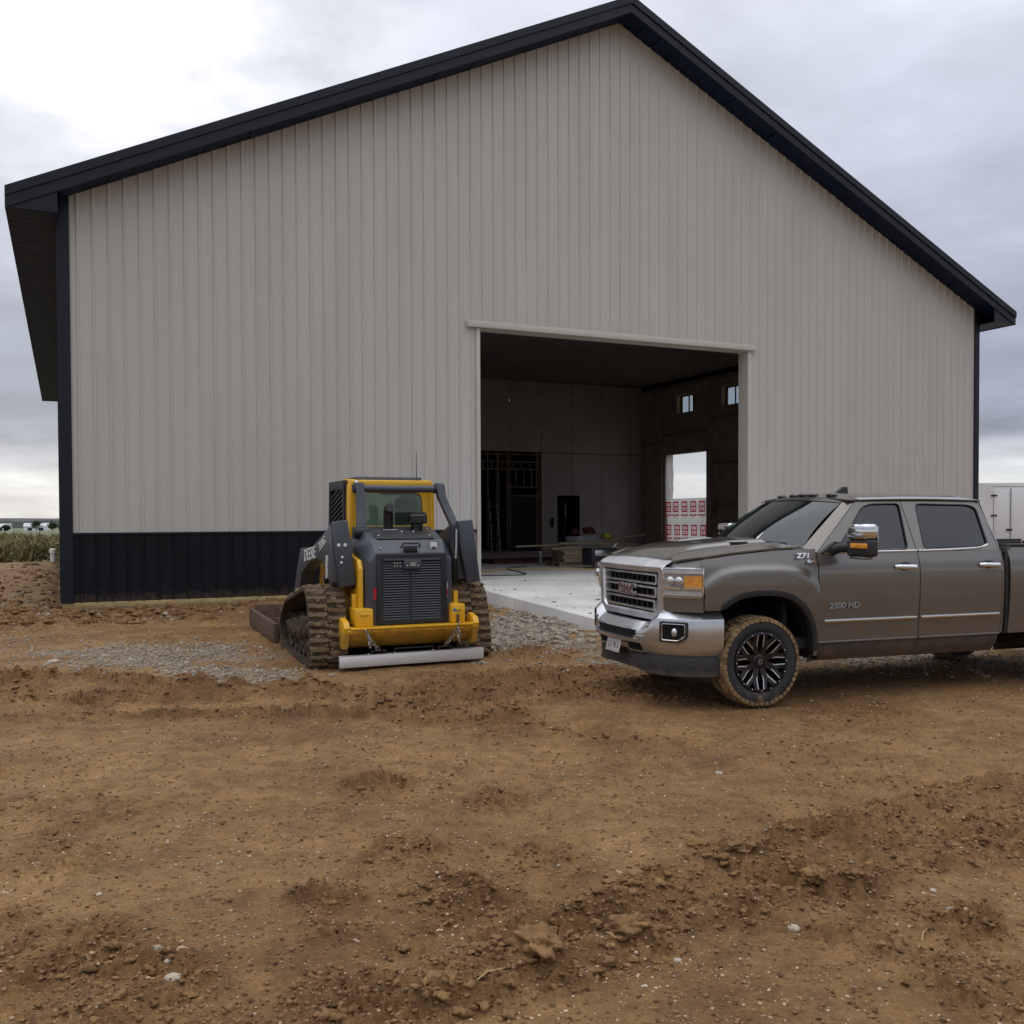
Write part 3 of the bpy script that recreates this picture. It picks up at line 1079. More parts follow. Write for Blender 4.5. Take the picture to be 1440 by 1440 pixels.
MT_LEAF = M('dark_leaf', (.045, .06, .03), .9, 0, .1, var=.5, vscale=.6)
bush_row()


def weeds():
    m_ = bpy.data.meshes.new('weeds')
    n = 24000
    rr = 43 + 55 * RNG.uniform(0, 1, n) ** 1.3
    a = np.radians(RNG.uniform(-44, -21.5, n))
    x, y = rr * np.sin(a), rr * np.cos(a)
    keep = sstep(.05, .5, (rr - 43) / 12 + .6 * fbm(x, y, .12, 3, 8)) > RNG.uniform(0, 1, n)
    x, y, rr = x[keep], y[keep], rr[keep]
    n = len(x)
    hh = RNG.uniform(.25, .95, n) * (.6 + .6 * fbm(x, y, .22, 3, 3))
    w = RNG.uniform(.03, .08, n)
    th = RNG.uniform(0, 2 * np.pi, n)
    lx, ly = RNG.normal(0, .38, n), RNG.normal(0, .38, n)
    v = np.zeros((n, 4, 3))
    v[:, 0] = np.stack([x - w * np.cos(th), y - w * np.sin(th), np.full(n, -.08)], 1)
    v[:, 1] = np.stack([x + w * np.cos(th), y + w * np.sin(th), np.full(n, -.08)], 1)
    v[:, 2] = np.stack([x + lx * .5 + w * 1.6 * np.cos(th), y + ly * .5 + w * np.sin(th), hh * .6], 1)
    v[:, 3] = np.stack([x + lx, y + ly, hh], 1)
    f = (np.array([[0, 1, 2, 3]])[None] + (np.arange(n) * 4)[:, None, None]).reshape(-1, 4)
    m_.from_pydata(v.reshape(-1, 3).tolist(), [], f.tolist())
    m_.update()
    mm = M('dry_weeds', (.20, .175, .085), .9, 0, .1, var=.6, vscale=.45)
    for nd in mm.node_tree.nodes:
        if nd.type == 'VALTORGB':
            nd.color_ramp.elements[0].color = (.085, .088, .038, 1)
            nd.color_ramp.elements[1].color = (.27, .215, .115, 1)
            nd.color_ramp.elements[0].position = .38
            nd.color_ramp.elements[1].position = .62
    m_.materials.append(mm)
    tag(put('weeds', m_), kind='stuff')


weeds()

# standpipe beside the barn corner
pv = thing('vent_pipe', 'short white plastic pipe with a cap standing in dirt left of the barn', 'pipe', (-19.0, 40.0, -.15))
MB().cyl((0, 0, 0), (0, 0, .60), .11, 16).build('pipe', MT['pvc'], pv)
MB().lathe([(.0, .72), (.10, .71), (.145, .66), (.145, .52), (.115, .51)], 'z', 16).build('cap', MT['pvc'], pv)
for dx, s_ in ((.75, .16), (1.05, .12), (.95, .1)):
    pass
yh = thing('yard_hydrant', 'thin black yard hydrant post beside the white pipe by the barn', 'hydrant', (-18.9, 41.5, -.1))
MB().cyl((0, 0, 0), (0, 0, 1.05), .035, 8).build('post', MT['blacksteel'], yh)
MB().box(-.09, .09, -.06, .06, 1.05, 1.22).build('head', MT['blacksteel'], yh, bevel=.02)
MB().tube([(-.05, 0, 1.18), (-.28, 0, 1.12), (-.42, 0, 1.0)], .025, 6).build('handle', MT['blacksteel'], yh)


# ================================================================== BARN
RISE = .4765
EOV, GOV = .83, .57
Z_TIP = 7.646
FLOOR = .32
RAKE = .33
barn = thing('barn', 'tall taupe metal pole barn with black roof trim, black wainscot and open overhead doorway', 'barn', (BX, BY, 0), YAW)
D0, D1, DH = 8.52, 16.03, 6.03


def roof_z(s):
    return Z_TIP + RISE * (WID / 2 + EOV - abs(s - WID / 2))


def wall_top(s):
    return roof_z(s) - RAKE + .02


PITCHW = WID / 88
WAINS = 1.46


def panel(s0, s1, z0, top, mat, name, parent, dep=.023):
    """one rib-to-rib strip of ribbed steel; outer face at t=0 and ribs standing out towards -t"""
    xs = [(0, 0), (.018, 0), (.034, -dep), (.060, -dep), (.076, 0), (.135, 0), (.145, -.0022), (.155, -.0022), (.165, 0),
          (.205, 0), (.215, -.0022), (.225, -.0022), (.235, 0), (.277, 0)]
    o_ = math.floor(s0 / PITCHW + 1e-6) * PITCHW       # ribs keep their rhythm where a panel is cut at the doorway
    pts = [(o_ + a, b) for a, b in xs if s0 - 1e-6 <= o_ + a < s1 - 1e-4]
    if not pts or pts[0][0] > s0 + 1e-5:
        pts.insert(0, (s0, 0))
    pts.append((s1, 0))
    m_ = MB()
    vs, fs = [], []
    for a, b in pts:
        vs += [(a, b, z0), (a, b, top(a))]
    # ridge split keeps the peak sharp
    for i in range(len(pts) - 1):
        fs.append((2 * i, 2 * i + 2, 2 * i + 3, 2 * i + 1))
    m_.add(vs, fs)
    return m_.build(name, mat, parent, smooth=False)


gw = MB()
gw.add([(0, .03, .17), (D0, .03, .17), (D0, .03, wall_top(D0)), (0, .03, wall_top(0))], [(0, 1, 2, 3)])
gw.add([(D1, .03, .17), (WID, .03, .17), (WID, .03, wall_top(WID)), (D1, .03, wall_top(D1))], [(0, 1, 2, 3)])
gw.add([(D0, .03, DH), (D1, .03, DH), (D1, .03, wall_top(D1)), (WID / 2, .03, wall_top(WID / 2)), (D0, .03, wall_top(D0))], [(0, 1, 2, 3, 4)])
gable = gw.build('gable_wall', MT['darkboard'], barn, smooth=False)
tp_ = lambda s: wall_top(s)
for k in range(88):
    s0, s1 = k * PITCHW, (k + 1) * PITCHW
    segs = []
    if s1 <= D0 or s0 >= D1:
        segs = [(s0, s1, WAINS + .03)]
    elif s0 >= D0 and s1 <= D1:
        segs = [(s0, s1, DH + .1)]
    elif s0 < D0:
        segs = [(s0, D0, WAINS + .03), (D0, s1, DH + .1)]
    else:
        segs = [(s0, D1, DH + .1), (D1, s1, WAINS + .03)]
    for a, b, z0 in segs:
        panel(a, b, z0, tp_, MT['siding'], 'siding_panel', gable)
    if s1 <= D0 - .05 or s0 >= D1 + .05:
        panel(s0, s1, .17, lambda s: WAINS, MT['blacksteel'], 'wainscot_panel', gable)
MB().box(0, D0 - .06, -.034, .0, WAINS - .004, WAINS + .035).build('wainscot_cap', MT['trimblack'], gable, smooth=False)
MB().box(D1 + .06, WID, -.034, .0, WAINS - .004, WAINS + .035).build('wainscot_cap', MT['trimblack'], gable, smooth=False)
MB().box(-.012, D0 - .01, -.012, .05, .0, .165).build('skirt_board', MT['timber'], barn, bevel=.006)
MB().box(D1 + .01, WID, -.012, .05, .0, .165).build('skirt_board', MT['timber'], barn, bevel=.006)
# corner trims
m_ = MB()
m_.prism([(-.035, .17), (.19, .17), (.19, wall_top(.19)), (-.035, wall_top(-.035))], 'y', -.045, -.0)
m_.box(-.045, -.0, .002, .19, .17, 7.3)
m_.build('corner_trim', MT['trimblack'], barn, smooth=False)
m_ = MB()
m_.prism([(WID - .14, .17), (WID + .035, .17), (WID + .035, wall_top(WID + .035)), (WID - .14, wall_top(WID - .14))], 'y', -.045, -.0)
m_.box(WID, WID + .045, .002, .19, .17, 7.3)
m_.build('corner_trim', MT['trimblack'], barn, smooth=False)

# side walls, back wall
for nm, s_ in (('side_wall', 0.0), ('side_wall', WID)):
    sg = -1 if s_ == 0 else 1
    m_ = MB()
    WT = [(12.6, 13.85), (9.3, 10.55), (16.2, 17.4)] if False else [(13.75, 14.95), (10.6, 11.8), (7.4, 8.6), (4.2, 5.4)]
    holes = [(a, b, 6.20, 7.03) for a, b in WT]
    if s_ == WID:
        holes.append((12.8, 15.87, FLOOR, 4.52))
    ts = sorted(set([0.04, LEN] + [h[0] for h in holes] + [h[1] for h in holes]))
    zs = sorted(set([.0, 7.4] + [h[2] for h in holes] + [h[3] for h in holes]))
    for a, b in zip(ts[:-1], ts[1:]):
        for c_, d_ in zip(zs[:-1], zs[1:]):
            mid = ((a + b) / 2, (c_ + d_) / 2)
            if any(h[0] < mid[0] < h[1] and h[2] < mid[1] < h[3] for h in holes):
                continue
            m_.add([(s_, a, c_), (s_, b, c_), (s_, b, d_), (s_, a, d_)], [(0, 1, 2, 3)])
            si = s_ - sg * .28
            m_.add([(si, a, c_), (si, b, c_), (si, b, d_), (si, a, d_)], [(0, 1, 2, 3)])
    wl = m_.build(nm, MT['darkboard'] if s_ else MT['siding'], barn, smooth=False)
    for (a, b, c_, d_) in holes:
        r_ = MB()
        s1 = s_ - sg * .28
        e = .02
        for q in ([(s1, a + e, c_), (s_, a + e, c_), (s_, a + e, d_), (s1, a + e, d_)], [(s1, b - e, c_), (s_, b - e, c_), (s_, b - e, d_), (s1, b - e, d_)],
                  [(s1, a, c_ + e), (s_, a, c_ + e), (s_, b, c_ + e), (s1, b, c_ + e)], [(s1, a, d_ - e), (s_, a, d_ - e), (s_, b, d_ - e), (s1, b, d_ - e)]):
            r_.add(q, [(0, 1, 2, 3)])
        r_.build('reveal', MT['lightstud'] if d_ > 5 else MT['stud'], wl, smooth=False)
        if d_ > 5:
            ww = MB()
            p0, p1 = s_ - sg * .07, s_ - sg * .02
            out = [(a + .02, c_ + .02), (b - .02, c_ + .02), (b - .02, d_ - .02), (a + .02, d_ - .02)]
            inn = [(a + .10, c_ + .08), (b - .10, c_ + .08), (b - .10, d_ - .08), (a + .10, d_ - .08)]
            ww.ring(out, inn, 'x', p0, p1)
            ww.box(min(p0, p1), max(p0, p1), (a + b) / 2 - .02, (a + b) / 2 + .02, c_ + .08, d_ - .08)
            ww.build('window_frame', MT['windowblack'], wl, smooth=False)
            MB().box(s_ - sg * .05 - .003, s_ - sg * .05 + .003, a + .09, b - .09, c_ + .07, d_ - .07).build('pane', MT['pane'], wl, smooth=False)
            tr = MB()
            o2 = [(a - .12, c_ - .12), (b + .12, c_ - .12), (b + .12, d_ + .12), (a - .12, d_ + .12)]
            tr.ring(o2, [(a, c_), (b, c_), (b, d_), (a, d_)], 'x', s_ + sg * .002, s_ + sg * .055)
            tr.build('window_trim', MT['white'], wl, smooth=False)
for s_, sg in ((0, -1), (WID, 1)):
    wb = MB()
    for k in range(108):
        a = .2 + k * PITCHW
        if s_ > 0 and 12.6 < a < 15.9:
            continue
        wb.add([(s_ + sg * .004, a, 0), (s_ + sg * .024, a + .02, 0), (s_ + sg * .024, a + .05, 0), (s_ + sg * .004, a + .07, 0), (s_ + sg * .004, a + PITCHW, 0)] + [(s_ + sg * .004, a, WAINS), (s_ + sg * .024, a + .02, WAINS), (s_ + sg * .024, a + .05, WAINS), (s_ + sg * .004, a + .07, WAINS), (s_ + sg * .004, a + PITCHW, WAINS)], [(i, i + 1, i + 6, i + 5) for i in range(4)])
    wb.build('side_wainscot', MT['blacksteel'], barn, smooth=False)
bw = MB()
bw.add([(0, LEN, 0), (WID, LEN, 0), (WID, LEN, wall_top(WID)), (WID / 2, LEN, wall_top(WID / 2)), (0, LEN, wall_top(0))], [(0, 1, 2, 3, 4)])
bw.build('back_wall', MT['siding'], barn, smooth=False)

# roof sheet with both slopes, rake fascia, soffits
rf = MB()
T0, T1 = -GOV, LEN + GOV
for sa, sb in ((-EOV, WID / 2), (WID / 2, WID + EOV)):
    rf.add([(sa, T0, roof_z(sa)), (sb, T0, roof_z(sb)), (sb, T1, roof_z(sb)), (sa, T1, roof_z(sa))], [(0, 1, 2, 3)])
roof = rf.build('roof', MT['trimblack'], barn, smooth=False, solid=-.03)
for sa, sb in ((-EOV - .02, WID / 2), (WID / 2, WID + EOV + .02)):
    m_ = MB()
    hi, lo, st = .045, .155, .025

    def strip(d0, d1, t0, t1, m2):
        vs = [(sa, t0, roof_z(sa) + d0), (sb, t0, roof_z(sb) + d0), (sb, t0, roof_z(sb) + d1), (sa, t0, roof_z(sa) + d1),
              (sa, t1, roof_z(sa) + d0), (sb, t1, roof_z(sb) + d0), (sb, t1, roof_z(sb) + d1), (sa, t1, roof_z(sa) + d1)]
        m2.add(vs, [(0, 1, 2, 3), (4, 7, 6, 5), (0, 4, 5, 1), (3, 2, 6, 7), (0, 3, 7, 4), (1, 5, 6, 2)])
    strip(-.125, .05, T0 - .055, T0 - .005, m_)
    m_.build('rake_trim', MT['trimblack'], roof, smooth=False)
    m_ = MB()
    strip(-RAKE, -.127, T0 - .025, T0 + .0, m_)
    m_.build('rake_fascia', MT['trimblack'], roof, smooth=False)
    # sloped gable soffit, board by board
    ln = abs(sb - sa)
    n = 30
    for k in range(n):
        p, q = sa + (sb - sa) * k / n, sa + (sb - sa) * (k + 1) / n - (.012 if sb > sa else -.012)
        z1, z2 = roof_z(p) - RAKE + .03, roof_z(q) - RAKE + .03
        MB().add([(p, T0, z1), (q, T0, z2), (q, -.002, z2), (p, -.002, z1)], [(0, 1, 2, 3)]).build('soffit_board', MT['soffit'], roof, smooth=False, solid=.012)
ZS = 7.33
for sg, se, sw in ((-1, -EOV, 0), (1, WID + EOV, WID)):
    MB().box(min(se, se + sg * .02), max(se, se + sg * .02), T0, T1, ZS - .02, roof_z(se) + .03).build('eave_fascia', MT['trimblack'], roof, smooth=False)
    m_ = MB()
    m_.prism([(se, ZS), (sw, ZS), (sw, roof_z(sw) - RAKE + .03), (se, roof_z(se) - RAKE + .03)], 'y', T0 + .002, T0 + .02)
    m_.build('eave_return', MT['trimblack'], roof, smooth=False)
    n = 100
    for k in range(n):
        a = T0 + .03 + (T1 - T0 - .03) * k / n
        b = a + (T1 - T0) / n - .012
        MB().box(min(se, sw - sg * 0), max(se, sw), a, b, ZS, ZS + .02).build('soffit_board', MT['soffit'], roof, smooth=False)

# overhead doorway trim and track cover
dt = MB()
dt.prism([(D0 - .30, DH - .02), (D1 + .20, DH - .02), (D1 + .20, DH + .125), (D0 - .30, DH + .125)], 'y', -.11, -.03)
dt.build('door_header', MT['taupetrim'], barn, bevel=.01)
for a, b in ((D0 - .06, D0 + .005), (D1 - .005, D1 + .07)):
    MB().box(a, b, -.05, .0, .17, DH - .022).build('door_jamb', MT['taupetrim'], barn, bevel=.005)
MB().box(D0 + .005, D0 + .03, -.04, .34, FLOOR, DH).build('door_liner', MT['taupetrim'], barn, smooth=False)
MB().box(D1 - .03, D1 - .006, -.04, .34, FLOOR, DH).build('door_liner', MT['taupetrim'], barn, smooth=False)
MB().box(D0 + .032, D1 - .032, -.02, .34, DH - .03, DH - .004).build('door_liner', MT['taupetrim'], barn, smooth=False)
# inner skin of the gable wall, so the room is closed
m_ = MB()
for a, b, c_, d_ in ((.28, D0, FLOOR, 7.7), (D1, WID - .28, FLOOR, 7.7), (D0, D1, DH, 7.7)):
    m_.add([(a, .34, c_), (b, .34, c_), (b, .34, d_), (a, .34, d_)], [(0, 1, 2, 3)])
m_.build('inner_wall', MT['darkboard'], barn, smooth=False)

# ceiling boards run with the gable wall
CEZ, PT = 7.70, 17.7
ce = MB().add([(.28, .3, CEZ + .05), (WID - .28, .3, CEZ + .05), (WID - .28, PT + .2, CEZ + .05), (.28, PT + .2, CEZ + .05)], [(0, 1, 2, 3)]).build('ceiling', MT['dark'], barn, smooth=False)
for k in range(24):
    a = .36 + k * .72
    dz = random.uniform(-.008, .008)
    for c0, c1 in ((.3, 8.1), (8.12, 16.2), (16.22, WID - .3)):
        MB().box(c0, c1, a, a + .70, CEZ + dz, CEZ + .03 + dz).build('ceiling_panel', MT['ceil'], ce, smooth=False)
# partition wall with two rows of boards and an unfinished framed bay at left
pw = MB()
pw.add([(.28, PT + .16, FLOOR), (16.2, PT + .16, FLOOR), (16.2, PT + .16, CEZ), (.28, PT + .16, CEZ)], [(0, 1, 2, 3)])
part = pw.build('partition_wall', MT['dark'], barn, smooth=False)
B = 1.505
e0 = 18.93
cols = [(.3 + i * B, .3 + (i + 1) * B) for i in range(10)] + [(15.35, 15.92), (15.92, 17.42), (17.42, 18.93), (18.93, 20.45), (20.45, 21.98), (21.98, 23.48), (23.48, 24.08)]
DX0, DX1, DZ = 19.72, 20.84, 2.74
for a, b in cols:
    MB().box(a + .012, b - .012, PT, PT + .03, 4.62, CEZ - .02).build('wall_board', MT['board'], part, bevel=.006)
    if b <= 15.93 or a >= 18.9:
        lo = FLOOR + .01
        if a < DX0 < b:
            MB().box(a + .012, DX0, PT, PT + .03, lo, 4.59).build('wall_board', MT['board'], part, smooth=False)
            MB().box(DX0, b - .012, PT, PT + .03, DZ, 4.59).build('wall_board', MT['board'], part, smooth=False)
        elif a < DX1 < b:
            MB().box(a + .012, DX1, PT, PT + .03, DZ, 4.59).build('wall_board', MT['board'], part, smooth=False)
            MB().box(DX1, b - .012, PT, PT + .03, lo, 4.59).build('wall_board', MT['board'], part, smooth=False)
        else:
            MB().box(a + .012, b - .012, PT, PT + .03, lo, 4.59).build('wall_board', MT['board'], part, bevel=.006)
# dark room behind
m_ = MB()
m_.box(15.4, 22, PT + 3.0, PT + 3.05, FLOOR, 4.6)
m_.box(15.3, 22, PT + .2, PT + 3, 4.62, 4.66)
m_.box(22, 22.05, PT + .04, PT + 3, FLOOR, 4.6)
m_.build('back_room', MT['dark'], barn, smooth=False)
# stud framing of the open bay
for s_ in (15.95, 16.42, 16.84, 16.92, 17.34, 17.46, 18.74, 18.86):
    MB().box(s_ - .03, s_ + .03, PT + .04, PT + .14, FLOOR, 4.58).build('stud', MT['stud'], part, bevel=.004)
for z_, a, b in ((4.50, 15.95, 18.9), (4.18, 15.95, 18.9), (3.86, 15.95, 18.9), (3.10, 17.4, 18.9), (2.72, 17.4, 18.9)):
    MB().box(a, b, PT + .03, PT + .13, z_ - .03, z_ + .03).build('stud', MT['stud'], part, bevel=.004)
for s_ in (16.2, 16.6, 17.1, 17.6, 18.0, 18.4):
    MB().box(s_ - .025, s_ + .025, PT + .04, PT + .13, 3.89, 4.15).build('stud', MT['stud'], part, bevel=.004)
for s_ in (17.75, 18.12, 18.5):
    MB().box(s_ - .025, s_ + .025, PT + .04, PT + .13, 3.13, 3.83).build('stud', MT['stud'], part, bevel=.004)
MB().box(17.47, 18.73, PT + .12, PT + .15, FLOOR, 2.68).build('plastic_curtain', MT['charcoaldark'], part, smooth=False)
MB().box(19.38, 19.5, PT - .08, PT - .002, 1.35, 1.75).build('switch_box', MT['dark'], part, bevel=.01)
# door slab left ajar in the dark doorway
MB().box(20.22, 20.26, PT + .25, PT + 1.1, FLOOR + .02, 2.66).build('door', MT['charcoal'], part, bevel=.01)
MB().box(20.20, 20.235, PT + .16, PT + .24, 1.75, 2.4).build('door_edge', MT['whitegrey'], part, smooth=False)
# furring strips and rails on the far side wall
sw = MB()
rails = [(WID - .34, .4, 12.5, 5.75, 5.85), (WID - .34, .4, 12.5, 3.9, 4.0), (WID - .34, .4, 12.5, 2.2, 2.3), (WID - .34, 16.1, PT, 5.0, 5.1), (WID - .34, 12.5, 16.1, 5.3, 5.45), (WID - .34, .4, PT, 7.35, 7.5)]
for s_, a, b, z0, z1 in rails:
    MB().box(s_, WID - .282, a, b, z0, z1).build('wall_rail', MT['stud'], barn, smooth=False)
for t_ in (2.0, 4.4, 6.8, 9.2, 12.45, 16.05):
    MB().box(WID - .37, WID - .283, t_ - .08, t_ + .08, FLOOR, 7.3).build('post', MT['darkboard'], barn, smooth=False)

m_ = MB()
m_.box(D0 + .04, D1 - .04, -.046, .058, FLOOR - .25, FLOOR - .002)
m_.build('door_sill', MT['concrete'], barn, smooth=False)
# concrete floor and the apron that slopes out of the doorway
m_ = MB()
m_.box(.29, WID - .29, .06, LEN - .05, FLOOR - .25, FLOOR)
o = m_.build('concrete_floor', MT['concrete'], None, smooth=False)
o.location = (BX, BY, 0)
o.rotation_euler = (0, 0, YAW)
tag(o, kind='structure')
m_ = MB()
AP = [(D0 - .62, -.047, FLOOR - .004), (D1 + .6, -.047, FLOOR - .004), (D1 + .6, -6.6, .12), (D0 - .78, -6.6, .12)]
for k in range(2):
    for j in range(2):
        def L4(u, w):
            a = [AP[0][i] * (1 - u) + AP[1][i] * u for i in range(3)]
            b = [AP[3][i] * (1 - u) + AP[2][i] * u for i in range(3)]
            return tuple(a[i] * (1 - w) + b[i] * w for i in range(3))
        g = .0012
        q = [L4(k / 2 + g, j / 2 + g), L4((k + 1) / 2 - g, j / 2 + g), L4((k + 1) / 2 - g, (j + 1) / 2 - g), L4(k / 2 + g, (j + 1) / 2 - g)]
        pb = MB()
        pb.add(q + [(p[0], p[1], -.3) for p in q], [(0, 1, 2, 3), (0, 4, 5, 1), (1, 5, 6, 2), (2, 6, 7, 3), (3, 7, 4, 0)])
        o = pb.build('concrete_apron', MT['concrete'], None, smooth=True, bevel=.012)
        o.location = (BX, BY, 0)
        o.rotation_euler = (0, 0, YAW)
        tag(o, kind='structure')


# ---------------------------------------------------------------- plastic hung in the side doorway
def in_barn(o):
    o.location = (BX, BY, 0)
    o.rotation_euler = (0, 0, YAW)
    return o


sheet = in_barn(thing('door_sheeting', 'clear plastic over white house wrap with red print, hung in the far side doorway', 'plastic sheet'))
SX = WID - .20


def wav(t_, z_):
    return SX + .025 * math.sin(t_ * 6 + z_ * 1.3) + .015 * math.sin(t_ * 15 - z_ * 2.1) + .01 * math.sin(z_ * 9)


t0_, t1_ = 12.86, 15.82
MB().grid(40, 24, lambda u, w: (wav(t0_ + (t1_ - t0_) * u, 2.5 + 2.0 * w) - .05, t0_ + (t1_ - t0_) * u, 2.52 + 1.98 * w)).build('film', MT['film'], sheet)
MB().grid(40, 24, lambda u, w: (wav(t0_ + (t1_ - t0_) * u, FLOOR + 2.2 * w), t0_ + (t1_ - t0_) * u, FLOOR + .01 + 2.24 * w)).build('house_wrap', MT['wrap'], sheet)
MB().grid(8, 24, lambda u, w: (wav(15.3 + .5 * u, 2.5 + 2.0 * w) - .03, 15.3 + .5 * u, 2.53 + 1.96 * w)).build('wrap_fold', MT['wrap'], sheet)
mk = MB()
for (a, b, c_, d_) in ((0, 1, 0, .13), (0, 1, .87, 1), (0, .13, .13, .87), (.87, 1, .13, .87), (.13, .87, .45, .56), (.45, .56, .14, .45), (.28, .36, .55, .88), (.64, .72, .55, .88), (.2, .4, .22, .30), (.6, .85, .22, .30)):
    mk.add([(0, b, c_), (0, a, c_), (0, a, d_), (0, b, d_)], [(0, 1, 2, 3)])
for a, b, c_, d_ in ((-.1, .34, -.36, -.2), (.42, .66, -.36, -.2), (.72, 1.1, -.36, -.2), (.2, .8, -.48, -.43)):
    mk.add([(0, b, c_), (0, a, c_), (0, a, d_), (0, b, d_)], [(0, 1, 2, 3)])
mme = mk.mesh('red_mark', MT['redink'], smooth=False)
for row, z_ in enumerate((1.98, .98)):
    for k in range(5):
        t_ = 12.90 + k * .63 + row * -.05
        o = put('red_mark', mme, sheet, (wav(t_, z_) - .07, t_, z_), None, (1, .42, .46))
# edges of hanging film that blow loose
for t_, ss in ((16.02, 1), (12.70, -1)):
    MB().tube([(SX - .12, t_, 4.2), (SX - .16, t_ + .08 * ss, 3.4), (SX - .14, t_ + .10 * ss, 2.8), (SX - .1, t_, 2.2), (SX - .1, t_ - .02, 1.4)], .022, 6).build('loose_edge', MT['film'], sheet)


# ---------------------------------------------------------------- things lying on the barn floor
def floor_thing(name, label, cat, s_, t_, rz=0.0, group=None, z=FLOOR):
    x, y, _ = bp(s_, t_)
    return thing(name, label, cat, (x, y, z), YAW + rz, group)


pl = floor_thing('pallet', 'low red brown pallet at the back of the lumber inside the doorway', 'pallet', 13.6, 8.0, .1)
for k in range(3):
    MB().box(-1.6, 1.6, -.6 + k * .55, -.5 + k * .55, 0, .10).build('runner', MT['redpallet'], pl, smooth=False)
for k in range(9):
    MB().box(-1.6 + k * .37, -1.32 + k * .37, -.65, .65, .102, .125).build('slat', MT['redpallet'], pl, smooth=False)
p2 = floor_thing('pallet', 'pale wooden pallet carrying the boards beside the truck grille', 'pallet', 14.4, 5.4, -.1)
for k in range(3):
    MB().box(-1.2, 1.2, -.6 + k * .55, -.5 + k * .55, 0, .10).build('runner', MT['lumber'], p2, smooth=False)
for k in range(8):
    MB().box(-1.2 + k * .31, -.98 + k * .31, -.65, .65, .102, .125).build('slat', MT['lumber'], p2, smooth=False)
LBL = ['top board of the lumber pile, lying askew over the others', 'wide pale board lying flat on the pale pallet', 'narrow board sticking out towards the grille from the lumber pile', 'board tilted up at the back of the lumber pile',
       'short thick offcut on the left end of the lumber pile', 'thin lath sticking out to the left of the lumber pile']
for i, (s_, t_, rz, ln, w_, z_, tilt) in enumerate(((14.9, 5.7, .12, 3.0, .16, .93, -.03), (14.5, 5.3, .0, 2.6, .9, .76, 0), (14.3, 5.0, -.12, 2.6, .14, .83, .01),
                                                    (15.6, 6.2, .25, 3.0, .18, 1.05, .08), (13.7, 5.6, .4, .8, .3, .85, 0), (13.2, 5.9, .05, 2.1, .08, .90, .02))):
    b_ = floor_thing('lumber_board', LBL[i], 'board', s_, t_, rz, 'boards stacked inside the doorway', z_)
    b_.rotation_euler[1] = -tilt
    MB().box(-ln / 2, ln / 2, -w_ / 2, w_ / 2, 0, .045).build('plank', MT['lumber'], b_, bevel=.004)
for k, (w_, z_, rz) in enumerate(((1.2, .447, .02), (1.15, .55, -.03), (1.1, .655, .03))):
    b_ = floor_thing('lumber_stack', ['lowest layer of the lumber pile, resting on the pale pallet', 'middle layer of the lumber pile', 'upper layer of the lumber pile, under the wide pale board'][k], 'boards', 14.5, 5.3, rz - .1, 'layers of the lumber pile', z_)
    for q in range(5):
        MB().box(-1.2 + .1 * q % .17, 1.15 + .13 * q % .21, -w_ / 2 + q * w_ / 5, -w_ / 2 + (q + .93) * w_ / 5, 0, .10).build('plank', MT['lumber'], b_, bevel=.006)
bx = floor_thing('scrap_box', 'grey carton of scraps standing on the lumber pile', 'carton', 15.0, 6.9, .2)
MB().box(-.45, .45, -.3, .3, .50, .85).build('carton', MT['whitegrey'], bx, bevel=.01)
MB().box(-.55, .55, -.4, .4, .0, .498).build('crate', MT['redpallet'], bx, bevel=.01)


def cloth(name, label, s_, t_, z_, r_, mat, sd):
    V, F = ICO[3]
    rs = np.random.RandomState(sd)
    d = 1 + .5 * perlin(V[:, 0] + sd, V[:, 1] + V[:, 2], 1.6, sd) + .2 * perlin(V[:, 0] - V[:, 2], V[:, 1], 4, sd)
    P = V * d[:, None] * r_
    P[:, 2] = np.maximum(P[:, 2] * .8, -.35 * r_)
    me = bpy.data.meshes.new(name)
    me.from_pydata(P.tolist(), [], F.tolist())
    me.polygons.foreach_set('use_smooth', np.ones(len(F), dtype=bool))
    me.materials.append(mat)
    x, y, _ = bp(s_, t_)
    return tag(put(name, me, None, (x, y, z_)), label, 'clothes')


cloth('safety_vest', 'yellow green safety vest heaped on the lumber pile', 15.55, 6.3, 1.16, .15, MT['greensticker'], 3)
cloth('jacket', 'dull red jacket heaped on the carton behind the yellow vest', 15.35, 7.1, 1.30, .2, MT['redcloth'], 5)
cloth('jacket', 'dark brown coat lying left of the yellow vest', 14.75, 7.0, 1.28, .15, MT['redcloth'], 8)
tb = floor_thing('compressor', 'black portable compressor with a bright metal rail beside the truck grille', 'compressor', 13.75, 3.65, .1)
MB().box(-.45, .45, -.25, .25, .10, .58).build('housing', MT['charcoaldark'], tb, bevel=.04)
MB().box(-.36, .30, -.28, -.252, .36, .52).build('rail', MT['satin'], tb, bevel=.01)
for sx in (-.32, .32):
    MB().lathe([(.02, -.31), (.1, -.31), (.12, -.29), (.12, -.26), (.02, -.26)], 'y', 16, (sx, 0, .12)).build('wheel', MT['rubber'], tb)
MB().tube([(.42, 0, .5), (.6, 0, .72), (.75, 0, .72)], .02, 8).build('handle', MT['satin'], tb)
bt = floor_thing('bottle', 'small clear bottle standing on the floor in front of the red pallet', 'bottle', 13.1, 6.1)
MB().lathe([(.0, 0), (.07, .0), (.075, .05), (.075, .24), (.03, .33), (.028, .38), (0, .38)], 'z', 16).build('body', MT['pane'], bt)
MB().lathe([(.032, .37), (.032, .41), (0, .41)], 'z', 12).build('cap', MT['white'], bt)
lad = floor_thing('step_ladder', 'pale aluminium ladder leaning in the dark framed bay', 'ladder', 16.55, 17.2)
for sx in (-.2, .2):
    MB().tube([(sx, 0, 0), (sx * .8, .35, 2.2)], .03, 6).build('rail', MT['satin'], lad)
